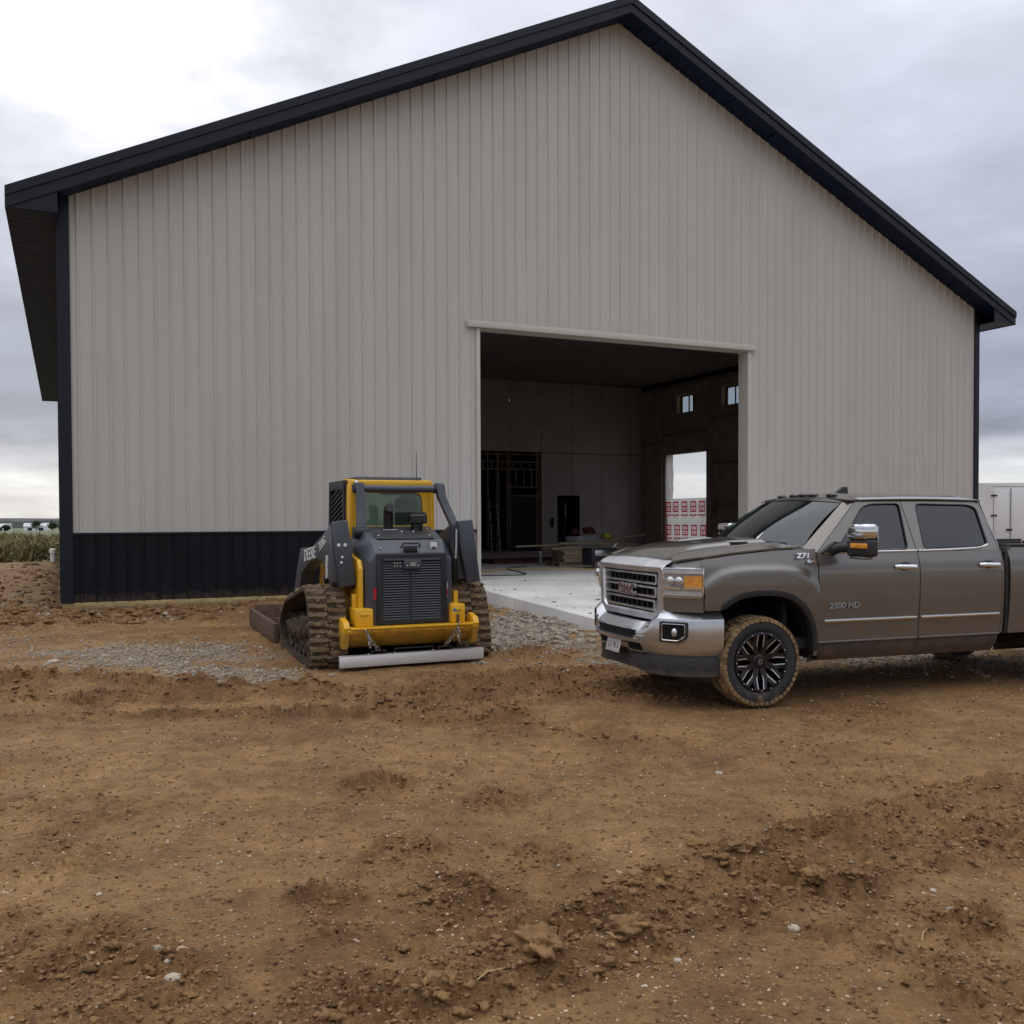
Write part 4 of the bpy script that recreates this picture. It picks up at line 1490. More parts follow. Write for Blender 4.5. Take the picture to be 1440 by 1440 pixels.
for k in range(7):
    z_ = .28 + k * .28
    MB().tube([(-.19, z_ * .16, z_), (.19, z_ * .16, z_)], .018, 6).build('rung', MT['satin'], lad)
ps = floor_thing('timber_post', 'narrow brown timber post standing against the far side wall', 'post', 23.85, 11.9)
MB().box(-.05, .05, -.05, .05, 0, 1.45).build('shaft', MT['lightstud'], ps, bevel=.006)
MB().box(-.055, .055, -.055, .055, 1.451, 2.1).build('sleeve', MT['stud'], ps, bevel=.006)


def cord(label, pts, mat):
    m_ = MB()
    P = []
    for i in range(len(pts) - 1):
        for k in range(8):
            u = k / 8
            p0, p1, p2, p3 = [np.array(pts[min(max(i + d, 0), len(pts) - 1)]) for d in (-1, 0, 1, 2)]
            q = .5 * ((2 * p1) + (-p0 + p2) * u + (2 * p0 - 5 * p1 + 4 * p2 - p3) * u * u + (-p0 + 3 * p1 - 3 * p2 + p3) * u ** 3)
            P.append(bp(q[0], q[1], FLOOR + .014))
    m_.tube(P, .014, 6)
    tag(m_.build('extension_cord', mat), label, 'cord')


cord('yellow extension cord snaking over the floor in front of the lumber', [(9.2, 4.6), (10.4, 3.6), (11.2, 4.4), (12.1, 3.7), (13.0, 3.2), (14.6, 3.0), (16, 3.4)], MT['cord'])
cord('black cord lying on the floor inside the left doorway jamb', [(9.0, 2.0), (9.8, 1.7), (10.6, 1.9), (11.3, 4.6), (12.4, 5.5)], MT['charcoaldark'])

# ================================================================== CARGO TRAILER
tx, ty = 15.25, 31.6
tr = thing('cargo_trailer', 'white enclosed cargo trailer with double rear doors parked beyond the barn corner', 'trailer', (tx, ty, 0), R(-6))
m_ = MB()
m_.box(-.6, 2.6, 0, 6.5, .62, 2.82)
m_.build('body', MT['white'], tr, bevel=.05)
MB().ring([(-.62, .60), (2.62, .60), (2.62, 2.84), (-.62, 2.84)], [(.44, .72), (2.5, .72), (2.5, 2.72), (.44, 2.72)], 'y', -.03, -.002).build('frame', MT['white'], tr, bevel=.008)
MB().box(-.62, 2.62, -.05, 0, .42, .598).build('bumper', MT['whitegrey'], tr, bevel=.01)
for a, b in ((.46, .97), (.995, 2.45)):
    d = MB().box(a, b, -.045, -.031, .74, 2.62).build('door', MT['white'], tr, bevel=.006)
    hx = a if a < .5 else b
    for z_ in (.95, 1.75, 2.4):
        MB().box(hx - .09, hx + .09, -.07, -.046, z_, z_ + .05).build('hinge', MT['charcoaldark'], d, smooth=False)
MB().cyl((.982, -.07, .72), (.982, -.07, 2.66), .018, 8).build('lock_bar', MT['whitegrey'], tr)
MB().box(.84, 1.02, -.10, -.06, 1.28, 1.34).build('latch', MT['charcoaldark'], tr, bevel=.01)
for x_ in (-.56, 2.52):
    MB().box(x_, x_ + .08, -.06, -.034, .75, .95).build('tail_light', MT['redlens'], tr, bevel=.01)
for y_ in (2.6, 3.5):
    for x_ in (-.45, 2.22):
        MB().lathe([(.05, 0), (.2, 0), (.33, .02), (.35, .06), (.35, .2), (.33, .22), (.05, .22)], 'y', 24).build('wheel', MT['rubber'], tr).matrix_local = Matrix.Translation((x_, y_, .35)) @ Matrix.Rotation(R(90), 4, 'Z')
MB().tube([(.7, 6.5, .55), (.7, 7.6, .5)], .06, 8).build('tongue', MT['charcoaldark'], tr)


# crumbs of mud walked onto the apron
def apron_crumbs():
    V, F = ICO[1]
    n = 260
    m_v, m_f = [], []
    for i in range(n):
        s_ = D0 - .55 + RNG.uniform(0, 1) ** 1.6 * 6
        t_ = -RNG.uniform(.1, 6.4)
        z_ = FLOOR - .004 + (.12 - FLOOR) * (-t_ - .05) / 6.55
        r_ = .006 + .035 * RNG.uniform(0, 1) ** 6
        x, y, _ = bp(s_, t_)
        d = 1 + .35 * RNG.uniform(-1, 1, len(V))
        P = V * d[:, None] * r_ * np.array([1.3, 1.2, .5]) + np.array([x, y, z_ + r_ * .2])
        m_f += [tuple(int(q) + len(m_v) for q in f) for f in F]
        m_v += [tuple(p) for p in P]
    me = bpy.data.meshes.new('mud_crumbs')
    me.from_pydata(m_v, [], m_f)
    me.materials.append(MT['soil'])
    tag(put('mud_crumbs', me), kind='stuff')


apron_crumbs()


# ================================================================== PICKUP TRUCK
def hullring(outer, hole, n=72):
    """outer and hole loops sampled along the same rays from the hole's centre"""
    cx = sum(p[0] for p in hole) / len(hole)
    cz = sum(p[1] for p in hole) / len(hole)
    angs = [2 * math.pi * i / n for i in range(n)]
    for p in list(outer) + list(hole):
        angs.append(math.atan2(p[1] - cz, p[0] - cx) % (2 * math.pi))
    angs = sorted(set(round(a, 5) for a in angs))

    def hit(poly, a):
        dx, dz = math.cos(a), math.sin(a)
        best = None
        for (x0, z0), (x1, z1) in zip(poly, poly[1:] + poly[:1]):
            ex, ez = x1 - x0, z1 - z0
            den = dx * ez - dz * ex
            if abs(den) < 1e-12:
                continue
            t = ((x0 - cx) * ez - (z0 - cz) * ex) / den
            u = ((x0 - cx) * dz - (z0 - cz) * dx) / den
            if t > 0 and -1e-6 <= u <= 1 + 1e-6:
                best = t if best is None else min(best, t)
        return (cx + dx * best, cz + dz * best)
    return [hit(outer, a) for a in angs], [hit(hole, a) for a in angs]


def rounded(poly, r, seg=4):
    """round the corners of a 2-D polygon"""
    out = []
    n = len(poly)
    for i in range(n):
        p0, p1, p2 = Vector(poly[i - 1]), Vector(poly[i]), Vector(poly[(i + 1) % n])
        a, b = (p0 - p1), (p2 - p1)
        rr = min(r, a.length * .45, b.length * .45)
        a, b = p1 + a.normalized() * rr, p1 + b.normalized() * rr
        for k in range(seg + 1):
            t = k / seg
            q = a * (1 - t) ** 2 + p1 * 2 * t * (1 - t) + b * t * t
            out.append((q.x, q.y))
    return out


MT['plate'] = M('licence_plate_tin', (.48, .42, .42), .5, var=.15, vscale=20)


def make_truck():
    T = thing('pickup_truck', 'brown grey crew cab pickup truck with chrome grille and muddy front tyre', 'pickup truck', (1.945, 9.735, 0.0), R(199))
    P_, C_, K_ = MT['paint'], MT['chrome'], MT['plastic']

    def side_y(z):
        return interp(z, [.3, .45, .56, .75, .95, 1.12, 1.25, 1.30, 1.36, 1.40, 1.46], [.93, .95, .968, .988, 1.0, 1.004, 1.0, .992, .972, .958, .94])

    def upper_y(z):
        return .955 - (z - 1.40) * .462

    def se(x, z, a, b, zc=.42, p=2.6):
        return (abs(x / a) ** p + abs((z - zc) / b) ** p) ** (1 / p) if z > zc else abs(x / a)

    def flare(xc, x, z):
        r_ = (abs((x - xc) / .74) ** 3.4 + abs(max(z - .42, 0) / .865) ** 3.4) ** (1 / 3.4)
        return .030 * float(sstep(1.03, .955, r_))

    def nose(x):
        return 0 if x < .3 else .035 * ((x - .3) / .3) ** 2

    AA, AB = .575, .625

    def archz(x):
        return .42 + AB * max(0, 1 - abs(x / AA) ** 2.6) ** (1 / 2.6)
    EX, EZ = [-.62, -.17, .3, .57, .87], [1.452, 1.440, 1.402, 1.368, 1.292]

    def ze(x):
        return interp(x, EX, EZ)

    def xs_arch(x0, x1, xc, n=70):
        xs = list(np.linspace(x0, x1, n))
        for k in range(40):
            a = xc - AA * math.cos(math.pi * k / 39) * .9999
            if min(x0, x1) < a < max(x0, x1):
                xs.append(a)
        return sorted(xs)

    def panel_side(name, xs, zb, zt, sg, xc=None, nv=22, mat=P_):
        m_ = MB()
        n = len(xs)

        def fn(u, w):
            x = xs[int(round(u * (n - 1)))]
            a, b = zb(x), zt(x)
            z = a + (b - a) * w
            y = side_y(z) - nose(x)
            if xc is not None:
                y += flare(xc, x, z)
            return (x, sg * y, z)
        m_.grid(n, nv, fn)
        return m_.build(name, mat, T, solid=.012, ang=50)
    # hood
    def hood_x(u, y):
        xf = interp(abs(y), [0, .70, .73, .80, .93], [.75, .735, .775, .70, .56])
        xr = -.30 - .17 * (abs(y) / .93) ** 2
        return xf + (xr - xf) * u

    def hood_z(x, y):
        d = float(sstep(.56, .44, abs(y))) * float(sstep(.80, .35, x))
        return ze(x) + .052 * (1 - (y / .93) ** 2) * float(sstep(.95, .6, x)) + .030 * d + .012 * float(sstep(.10, .03, abs(abs(y) - .66)))

    for sg in (1, -1):
        panel_side('fender', xs_arch(-.612, .585, 0), lambda x: max(archz(x), .445 if x < -.5 else 0, .905 if x > .385 else 0) if abs(x) < AA else (.445 if x < 0 else .905),
                   lambda x: ze(x) - .008, sg, 0)
        for nm, x0, x1 in (('front_door', -1.780, -.624), ('rear_door', -2.806, -1.790)):
            d = panel_side('door', list(np.linspace(x0, x1, 16)), lambda x: .565, lambda x: 1.402, sg, None, 26)
            h0 = x0 + .19
            hb = MB()
            hb.sphere((x0 + .175, sg * 1.0, 1.262), .055, 14, 8, (1.5, .18, .8))
            hb.build('handle_cup', MT['blackgloss'], d)
            hh = MB()
            hh.tube([(x0 + .055, sg * 1.004, 1.250), (x0 + .07, sg * 1.03, 1.252), (x0 + .26, sg * 1.034, 1.258), (x0 + .29, sg * 1.004, 1.258)], [.014, .021, .021, .014], 10, flat=1.2)
            hh.build('handle', MT['chromeclean'], d)
            MB().box(x0 + .03, x1 - (.06 if x1 > -1 else .012), min(sg * .984, sg * 1.004), max(sg * .984, sg * 1.004), .752, .778).build('chrome_strip', MT['chromeclean'], d, bevel=.004)
            MB().box(x0 + .005, x1 - .005, min(sg * .95, sg * .982), max(sg * .95, sg * .982), .556, .575).build('sill_edge', MT['satin'] if False else P_, d, bevel=.006)
        # rocker and door sill
        m_ = MB()
        m_.grid(12, 6, lambda u, w: (-.60 - 2.2 * u, sg * (.955 - .10 * w * w - .005), .552 - .175 * w))
        m_.build('rocker_panel', MT['paintdirty'], T, solid=.02)
        # upper door frames with glass
        frames = (('front', [(-.632, 1.404), (-1.245, 1.895), (-1.42, 1.912), (-1.772, 1.914), (-1.782, 1.404)],
                   [(-.86, 1.425), (-1.30, 1.835), (-1.42, 1.866), (-1.752, 1.870), (-1.690, 1.425)]),
                  ('rear', [(-1.790, 1.404), (-1.780, 1.914), (-2.60, 1.905), (-2.745, 1.872), (-2.806, 1.404)],
                   [(-1.885, 1.428), (-1.950, 1.868), (-2.60, 1.858), (-2.70, 1.825), (-2.69, 1.470), (-2.655, 1.445)]))
        for nm, out, hole in frames:
            hole = rounded(hole, .045)
            o_, h_ = hullring(out, hole)
            n = len(o_)
            m_ = MB()
            m_.grid(n, 3, lambda u, w: (lambda x, z: (x, sg * upper_y(z), z))(*(o_[int(round(u * n)) % n][k] * (1 - w) + h_[int(round(u * n)) % n][k] * w for k in (0, 1))), cu=True)
            fr = m_.build('window_frame', P_, T, solid=.02, ang=40)
            g_ = MB()
            cxg, czg = sum(p[0] for p in h_) / n, sum(p[1] for p in h_) / n
            g_.grid(n, 2, lambda u, w: (lambda x, z: (x, sg * (upper_y(z) - .014), z))(*((1.03 * (h_[int(round(u * n)) % n][k] - (cxg, czg)[k]) * (1 - w * .999) + (cxg, czg)[k]) for k in (0, 1))), cu=True)
            g_.build('window_glass', MT['tint'], fr, smooth=False)
            # black rubber seal
            s_ = MB()
            s_.tube([(p[0], sg * (upper_y(p[1]) - .002), p[1]) for p in h_], .008, 6, closed=True)
            s_.build('window_seal', MT['blackgloss'], fr)
            if nm == 'front':
                cz_ = [(-.70, 1.406), (-1.2, 1.408), (-1.778, 1.409)]
            else:
                cz_ = [(-1.796, 1.409), (-2.2, 1.413), (-2.5, 1.424), (-2.62, 1.438), (-2.68, 1.456)]
            s_ = MB()
            s_.tube([(x, sg * (upper_y(z) + .006), z) for x, z in cz_], .0125, 8)
            s_.build('belt_trim', MT['chromeclean'], fr)
        # A pillar strip and rear cab corner
        m_ = MB()
        m_.grid(12, 4, lambda u, w: ((-.535 - .62 * u) * (1 - w) + (-.63 - .61 * u) * w - .0, sg * ((.86 - .195 * u) * (1 - w) + (upper_y(1.404 + .49 * u) - .002) * w + .012 * math.sin(math.pi * w)),
                                     (1.45 + .455 * u) * (1 - w) + (1.408 + .490 * u) * w))
        m_.build('windshield_pillar', P_, T, solid=.015)
        m_ = MB()
        m_.grid(14, 5, lambda u, w: (-2.812 + .062 * float(sstep(1.404, 1.872, .57 + 1.32 * u)) - .055 * w - .03 * w * (1 - u), sg * ((side_y if u < .62 else upper_y)(.57 + 1.32 * u) - .06 * w * w), .57 + 1.32 * u))
        m_.build('cab_corner', P_, T, solid=.012)
        # bed side
        XB = -3.905
        panel_side('bed_side', xs_arch(-5.02, -2.915, XB, 60), lambda x: max(.42 + AB * max(0, 1 - abs((x - XB) / AA) ** 2.6) ** (1 / 2.6), .56) if abs(x - XB) < AA else .56,
                   lambda x: 1.425, sg, XB)
        MB().box(-5.02, -2.915, min(sg * .84, sg * .955), max(sg * .84, sg * .955), 1.427, 1.46).build('bed_rail', K_, T, bevel=.012)
        MB().box(-5.0, -2.93, min(sg * .83, sg * .84), max(sg * .83, sg * .84), .95, 1.426).build('bed_liner', K_, T, smooth=False)
        MB().box(-5.06, -4.96, min(sg * .86, sg * .985), max(sg * .86, sg * .985), 1.02, 1.40).build('tail_light', MT['redlens'], T, bevel=.02)
        # arch lips and liners
        for xc in (0, XB):
            m_ = MB()
            nn = 41
            tt = [math.pi * (.02 + .96 * i / (nn - 1)) for i in range(nn)]

            def lip(u, w):
                a = tt[int(round(u * (nn - 1)))]
                c_, s_ = math.cos(a), math.sin(a)
                e = 2 / 2.6
                prof = [(.034, .003), (.028, .018), (.004, .020), (-.020, .012), (-.026, -.05)][int(round(w * 4))]
                x = (AA + prof[0]) * math.copysign(abs(c_) ** e, c_)
                z = .42 + (AB + prof[0]) * abs(s_) ** e
                if xc == 0 and x > .36:
                    z = max(z, .915)
                    x = min(x, .43)
                z = max(z, .46)
                return (xc + x, sg * (side_y(z) + flare(0, x, z) * .9 + prof[1] - (nose(x))), z)
            m_.grid(nn, 5, lip)
            m_.build('arch_trim', K_, T, ang=60)
            m_ = MB()
            m_.grid(24, 2, lambda u, w: (xc + min((AA + .05) * math.cos(math.pi * u), .385 if xc == 0 else 9), sg * (.97 - .55 * w), .40 + (AB + .05) * math.sin(math.pi * u)))
            m_.add([(xc - .62, sg * .42, .3), (xc + .62, sg * .42, .3), (xc + .62, sg * .42, 1.08), (xc - .62, sg * .42, 1.08)], [(0, 1, 2, 3)])
            m_.build('wheel_well', MT['liner'], T)
        # head lamp on a corner-wrapping surface
        HP = [(.832, .69), (.80, .78), (.735, .87), (.66, .945), (.585, .978)]
        HL_ = [0]
        for a, b in zip(HP[:-1], HP[1:]):
            HL_.append(HL_[-1] + math.hypot(b[0] - a[0], b[1] - a[1]))

        def hp(s_, z, off=0.0):
            q = s_ * HL_[-1]
            x, y = interp(q, HL_, [p[0] for p in HP]), interp(q, HL_, [p[1] for p in HP])
            e = .02
            x2, y2 = interp(q + e, HL_, [p[0] for p in HP]), interp(q + e, HL_, [p[1] for p in HP])
            x1, y1 = interp(q - e, HL_, [p[0] for p in HP]), interp(q - e, HL_, [p[1] for p in HP])
            tx_, ty_ = x2 - x1, y2 - y1
            k = math.hypot(tx_, ty_)
            return (x + ty_ / k * off, sg * (y - tx_ / k * off), z)

        def hpatch(m_, s0, s1, z0, z1, o0, o1, n=10):
            m_.grid(n, 2, lambda u, w: hp(s0 + (s1 - s0) * u, z0 + (z1 - z0) * w, o1))
            for z in (z0, z1):
                m_.grid(n, 2, lambda u, w: hp(s0 + (s1 - s0) * u, z, o0 + (o1 - o0) * w))
            for s_ in (s0, s1):
                m_.grid(2, 2, lambda u, w: hp(s_, z0 + (z1 - z0) * u, o0 + (o1 - o0) * w))
        m_ = MB()
        m_.grid(16, 10, lambda u, w: (lambda p, ztp: (p[0] - .05 * sstep(.75, 1, w), p[1] - sg * .01 * sstep(.75, 1, w), .885 + (ztp - .885) * w))(hp(u, 1.0, -.012), ze(hp(u, 1.0)[0]) + .004))
        def cap(u, w):
            a = hp(u, 1.0, -.012)
            zt_ = ze(a[0]) + .004
            p = (a[0] - .05, a[1] - sg * .01, zt_)
            if w < .5:
                return p
            y = abs(p[1]) * .97
            x = min(hood_x(0, y) - .04, p[0] - .01)
            return (x, sg * y, hood_z(x, y) - .004)
        m_.grid(16, 2, cap)
        m_.build('nose_corner', P_, T, ang=70)
        hl = MB()
        hpatch(hl, .015, .985, 1.022, 1.278, -.01, .004)
        head = hl.build('head_lamp', MT['lamphousing'], T)
        for nm, s0, s1, z0, z1, o, mt in (('lamp_bar', .03, .97, 1.236, 1.268, .030, 'whitelens'), ('turn_signal', .57, .955, 1.112, 1.215, .020, 'amber'),
                                          ('lamp_shelf', .05, .50, 1.088, 1.108, .030, 'chromeclean'), ('lamp_shelf', .56, .97, 1.094, 1.114, .032, 'chromeclean'), ('lower_lens', .06, .94, 1.036, 1.078, .018, 'whitelens')):
            m_ = MB()
            hpatch(m_, s0, s1, z0, z1, .002, o)
            m_.build(nm, MT[mt], head)
        for s_ in (.25, .46):
            m_ = MB()
            m_.sphere(hp(s_, 1.168, .012), .047, 14, 10)
            m_.build('projector', MT['lampglass'], head)
        m_ = MB()
        m_.grid(14, 2, lambda u, w: hp(.02 + .96 * u, 1.03 + .24 * w, .062 - .0 * w))
        m_.build('lens_cover', MT['lens'], head)
        m_ = MB()
        loop = [hp(.01 + .98 * u, 1.278, .008) for u in np.linspace(0, 1, 12)] + [hp(.99, z, .008) for z in (1.2, 1.1, 1.06)] + [hp(u, 1.022, .008) for u in np.linspace(.93, .01, 12)] + [hp(.01, z, .008) for z in (1.1, 1.2)]
        m_.tube(loop, .010, 6, closed=True)
        m_.build('lamp_rim', MT['chromeclean'], head)
        # tow mirror
        mi = MB()
        mi.box(-.97, -.83, min(sg * 1.11, sg * 1.40), max(sg * 1.11, sg * 1.40), 1.375, 1.535)
        mirror = mi.build('mirror', K_, T, bevel=.03, seg=3)
        m_ = MB()
        m_.box(-.965, -.815, min(sg * 1.125, sg * 1.395), max(sg * 1.125, sg * 1.395), 1.533, 1.675)
        m_.build('mirror_cap', MT['chromeclean'], mirror, bevel=.032, seg=3)
        m_ = MB()
        m_.box(-.835, -.812, min(sg * 1.19, sg * 1.408), max(sg * 1.19, sg * 1.408), 1.452, 1.500)
        m_.build('marker_lens', MT['amber'], mirror, bevel=.008)
        m_ = MB()
        m_.box(-.93, -.825, min(sg * 1.16, sg * 1.37), max(sg * 1.16, sg * 1.37), 1.352, 1.378)
        m_.build('mirror_base', P_, mirror, bevel=.01)
        m_ = MB()
        m_.tube([(-.80, sg * .93, 1.42), (-.84, sg * 1.02, 1.45), (-.88, sg * 1.14, 1.46)], [.055, .045, .05], 10, flat=1.0)
        m_.prism([(-.66, 1.40), (-.93, 1.40), (-.92, 1.50), (-.82, 1.51)], 'y', sg * .93, sg * .975)
        m_.build('mirror_arm', K_, mirror, bevel=.012)
        m_ = MB()
        m_.box(-.974, -.968, min(sg * 1.13, sg * 1.38), max(sg * 1.13, sg * 1.38), 1.40, 1.65)
        m_.build('mirror_glass', MT['chromeclean'], mirror, bevel=.002)
        if sg < 0:      # the far mirror is folded in a little
            mirror.location = (-.06, .16, 0)
        # fender and door badges
        for body, x, z, sz, sx_ in (('Z71', -.445, 1.380, .068, 1.3), ('4x4', -.52, 1.328, .046, 1.3)):
            me = text_mesh(body, sz, .004, 'badge', sx_, .0015, .2, MT['chromeclean'])
            lay('badge', me, T, (x, sg * (side_y(z) + .030), z), (-sg, 0, 0), (0, -sg * .36, 1))
        me = text_mesh('2500 HD', .076, .005, 'badge', 1.2, .0018, .15, MT['badgegrey'])
        lay('badge', me, T, (-.90, sg * 1.006, .905), (-sg, 0, 0), (0, 0, 1))

    m_ = MB()
    m_.grid(34, 57, lambda u, w: (lambda y: (hood_x(u, y), y, hood_z(hood_x(u, y), y)))(-.928 + 1.856 * w))
    hood = m_.build('hood', P_, T, solid=-.015, ang=60)
    for sg in (1, -1):
        m_ = MB()
        m_.grid(24, 2, lambda u, w: (lambda x: (x, sg * (.915 + (side_y(ze(x)) - nose(x) - .915) * w), ze(x) - .012 - .001 * w))(-.6 + 1.18 * u))
        m_.build('fender_ledge', P_, T)
    for sg in (1, -1):
        m_ = MB()
        m_.box(-.16, .02, sg * .44 - .10, sg * .44 + .10, 0, .016)
        o = m_.build('hood_emblem', MT['chromeclean'], hood, bevel=.006)
        o.location = (0, 0, hood_z(-.07, .44) - .002)
        m_ = MB()
        m_.tube([(.50, sg * .30, hood_z(.5, .3) + .004), (.44, sg * .30, hood_z(.44, .3) + .006)], .006, 6)
        m_.build('washer_nozzle', MT['chromeclean'], hood)
    # cowl and windshield
    m_ = MB()
    m_.grid(20, 3, lambda u, w: (lambda y: ((-.30 - .17 * (abs(y) / .93) ** 2) * (1 - w) + (-.53 + .16 * (1 - (y / .88) ** 2)) * w, y, hood_z(-.3, y) * (1 - w) - .012 + (1.452 + .02 * (1 - y * y)) * w))(-.9 + 1.8 * u))
    m_.build('cowl', MT['plastic'], T)

    def ws(u, w):
        yb, yt = .86, .665
        y = (-1 + 2 * u) * (yb + (yt - yb) * w)
        k = 1 - (-1 + 2 * u) ** 2
        return (-.535 + .18 * k - (.62 + .06 * k) * w - .03 * math.sin(math.pi * w) * -1, y, 1.45 + .022 * k + (.455 + .012 * k) * w + .012 * math.sin(math.pi * w))
    m_ = MB()
    m_.grid(22, 12, ws)
    wsg = m_.build('windshield', MT['windshield'], T)
    m_ = MB()
    m_.grid(22, 2, lambda u, w: tuple(np.array(ws(u, .93 + .07 * w)) + np.array((.004, 0, .004))))
    m_.build('sun_band', MT['blackgloss'], wsg)
    m_ = MB()
    m_.tube([tuple(np.array(ws(u, .045)) + np.array((.012, 0, .01))) for u in np.linspace(.52, .9, 8)], .008, 6)
    m_.tube([tuple(np.array(ws(u, .06)) + np.array((.012, 0, .01))) for u in np.linspace(.12, .5, 8)], .008, 6)
    m_.build('wiper', K_, wsg)
    # roof
    def rf_(u, w):
        v = -1 + 2 * w
        x = -1.15 - 1.62 * u
        k = 1 - abs(v) ** 3.2
        fr = float(sstep(0, .12, u)) * float(sstep(1, .90, u))
        return (x + .09 * (1 - v * v) * (1 - u) ** 6, v * (.742 - .0), 1.895 + .075 * k * (.45 + .55 * fr) + .012 * math.sin(math.pi * u))
    m_ = MB()
    m_.grid(30, 31, rf_)
    roof_ = m_.build('roof', P_, T, solid=-.012, ang=60)
    for y in (-.42, -.16, 0, .16, .42):
        m_ = MB()
        m_.sphere((-1.215 + .05 * (1 - (y / .5) ** 2), y, 1.965 - .02 * abs(y)), .05, 12, 6, (1.1, 1.3, .42))
        m_.build('clearance_light', MT['blackgloss'], roof_)
    m_ = MB()
    m_.prism([(-1.36, 1.965), (-1.60, 1.965), (-1.585, 2.055), (-1.53, 2.055), (-1.43, 1.985)], 'y', .14, .175)
    m_.build('fin_antenna', MT['blackgloss'], roof_, bevel=.008)
    # cab back, rear glass
    m_ = MB()
    o_, h_ = hullring([(-.86, .57), (-.90, 1.40), (-.70, 1.90), (.70, 1.90), (.90, 1.40), (.86, .57)], rounded([(-.62, 1.45), (-.55, 1.82), (.55, 1.82), (.62, 1.45)], .04))
    n = len(o_)
    m_.grid(n, 2, lambda u, w: (lambda y, z: (-2.872 + .07 * float(sstep(1.4, 1.9, z)), y, z))(*(o_[int(round(u * n)) % n][k] * (1 - w) + h_[int(round(u * n)) % n][k] * w for k in (0, 1))), cu=True)
    m_.build('cab_back', P_, T, ang=50)
    MB().add([(-2.862, -.62, 1.45), (-2.862, .62, 1.45), (-2.815, .55, 1.82), (-2.815, -.55, 1.82)], [(0, 1, 2, 3)]).build('rear_glass', MT['tint'], T)
    # cabin contents
    MB().box(-2.84, -.30, -.86, .86, .50, .60).build('cabin_floor', MT['seat'], T, smooth=False)
    MB().prism([(-.45, 1.0), (-.50, 1.36), (-.70, 1.405), (-1.0, 1.33), (-.98, 1.0)], 'y', -.83, .83).build('dashboard', MT['seat'], T, bevel=.03)
    for xs_, ys_ in ((-1.55, .42), (-1.55, -.42), (-2.45, .42), (-2.45, -.42)):
        m_ = MB()
        m_.box(xs_ - .02, xs_ + .50, ys_ - .25, ys_ + .25, .80, .98)
        m_.box(xs_ - .24, xs_ - .02, ys_ - .25, ys_ + .25, .85, 1.50)
        m_.box(xs_ - .26, xs_ - .14, ys_ - .13, ys_ + .13, 1.54, 1.74)
        m_.build('seat', MT['seat'], T, bevel=.04)
    sw_ = MB()
    sw_.tube([(-1.06 + .06 * math.sin(a), .42 + .19 * math.cos(a), 1.28 + .18 * math.sin(a)) for a in np.linspace(0, 2 * math.pi, 25)[:-1]], .016, 8, closed=True)
    sw_.build('steering_wheel', MT['seat'], T)
    # dark firewall, bed
    MB().box(-.35, -.30, -.88, .88, .5, 1.42).build('firewall', MT['liner'], T, smooth=False)
    MB().box(-4.99, -2.93, -.829, .829, .90, .95).build('bed_floor', K_, T, smooth=False)
    MB().box(-2.95, -2.91, -.96, .96, .56, 1.44).build('bed_front', MT['paintdirty'], T, bevel=.01)
    MB().box(-5.07, -5.022, -.85, .85, .62, 1.44).build('tailgate', P_, T, bevel=.015)
    MB().box(-5.22, -5.075, -.95, .95, .50, .66).build('rear_bumper', C_, T, bevel=.03)
    MB().box(-2.905, -2.88, -.93, .93, .55, 1.38).build('cab_gap_seal', MT['blackgloss'], T, smooth=False)
    # chassis
    for y in (.40, -.40):
        MB().box(-5.0, .75, y - .05, y + .05, .44, .60).build('frame_rail', MT['liner'], T, bevel=.01)
    for x in (0, -3.905):
        m_ = MB()
        m_.cyl((x, -.75, .42), (x, .75, .42), .055, 10)
        m_.sphere((x, .12, .42), .16, 12, 8)
        m_.build('axle', MT['liner'], T)
    MB().box(-2.6, -1.2, -.55, -.2, .32, .52).build('fuel_tank', MT['liner'], T, bevel=.04)
    MB().box(-1.9, -.5, -.15, .2, .36, .6).build('gearbox', MT['liner'], T, bevel=.04)
    m_ = MB()
    m_.tube([(-.8, .3, .42), (-2.4, .32, .40), (-2.9, .34, .38)], [.05, .05, .10], 10)
    m_.build('exhaust', MT['rust'], T)
    MB().box(.30, .72, -.72, .72, .45, 1.25).build('radiator_block', MT['dark'], T, smooth=False)

    # grille
    def gx(y):
        return .868 - .032 * (y / .68) ** 2
    out = rounded([(-.70, 1.288), (-.655, .86), (-.555, .785), (.555, .785), (.655, .86), (.70, 1.288)], .03)
    hole = rounded([(-.595, 1.228), (-.568, .900), (-.50, .855), (.50, .855), (.568, .900), (.595, 1.228)], .03)
    o_, h_ = hullring(out, hole)
    n = len(o_)

    def gr(u, w):
        i = int(round(u * n)) % n
        a, b = o_[i], h_[i]
        f, dx = [(0.0, -.12), (0.0, -.02), (.12, .014), (.80, .006), (1.0, -.016), (1.0, -.09)][int(round(w * 5))]
        y, z = a[0] * (1 - f) + b[0] * f, a[1] * (1 - f) + b[1] * f
        return (gx(y) + dx, y, z)
    m_ = MB()
    m_.grid(n, 6, gr, cu=True)
    grille = m_.build('grille', MT['grillechrome'], T, ang=32)
    m_ = MB()
    m_.grid(20, 3, lambda u, w: (lambda y: (gx(y) + [.0, -.02, -.13][int(round(w * 2))], y * [1, 1, .995][int(round(w * 2))], [1.284, 1.306, hood_z(.735, y) + .003][int(round(w * 2))]))(-.70 + 1.40 * u))
    m_.build('grille_top', MT['grilletop'], grille)
    MB().grid(10, 2, lambda u, w: (gx(-.61 + 1.22 * u) - .085, -.61 + 1.22 * u, .85 + .39 * w)).build('grille_mesh', MT['dark'], grille)
    for y in np.linspace(-.52, .52, 11):
        MB().box(gx(y) - .08, gx(y) - .055, y - .009, y + .009, .868, 1.218).build('grille_rib', K_, grille, smooth=False)
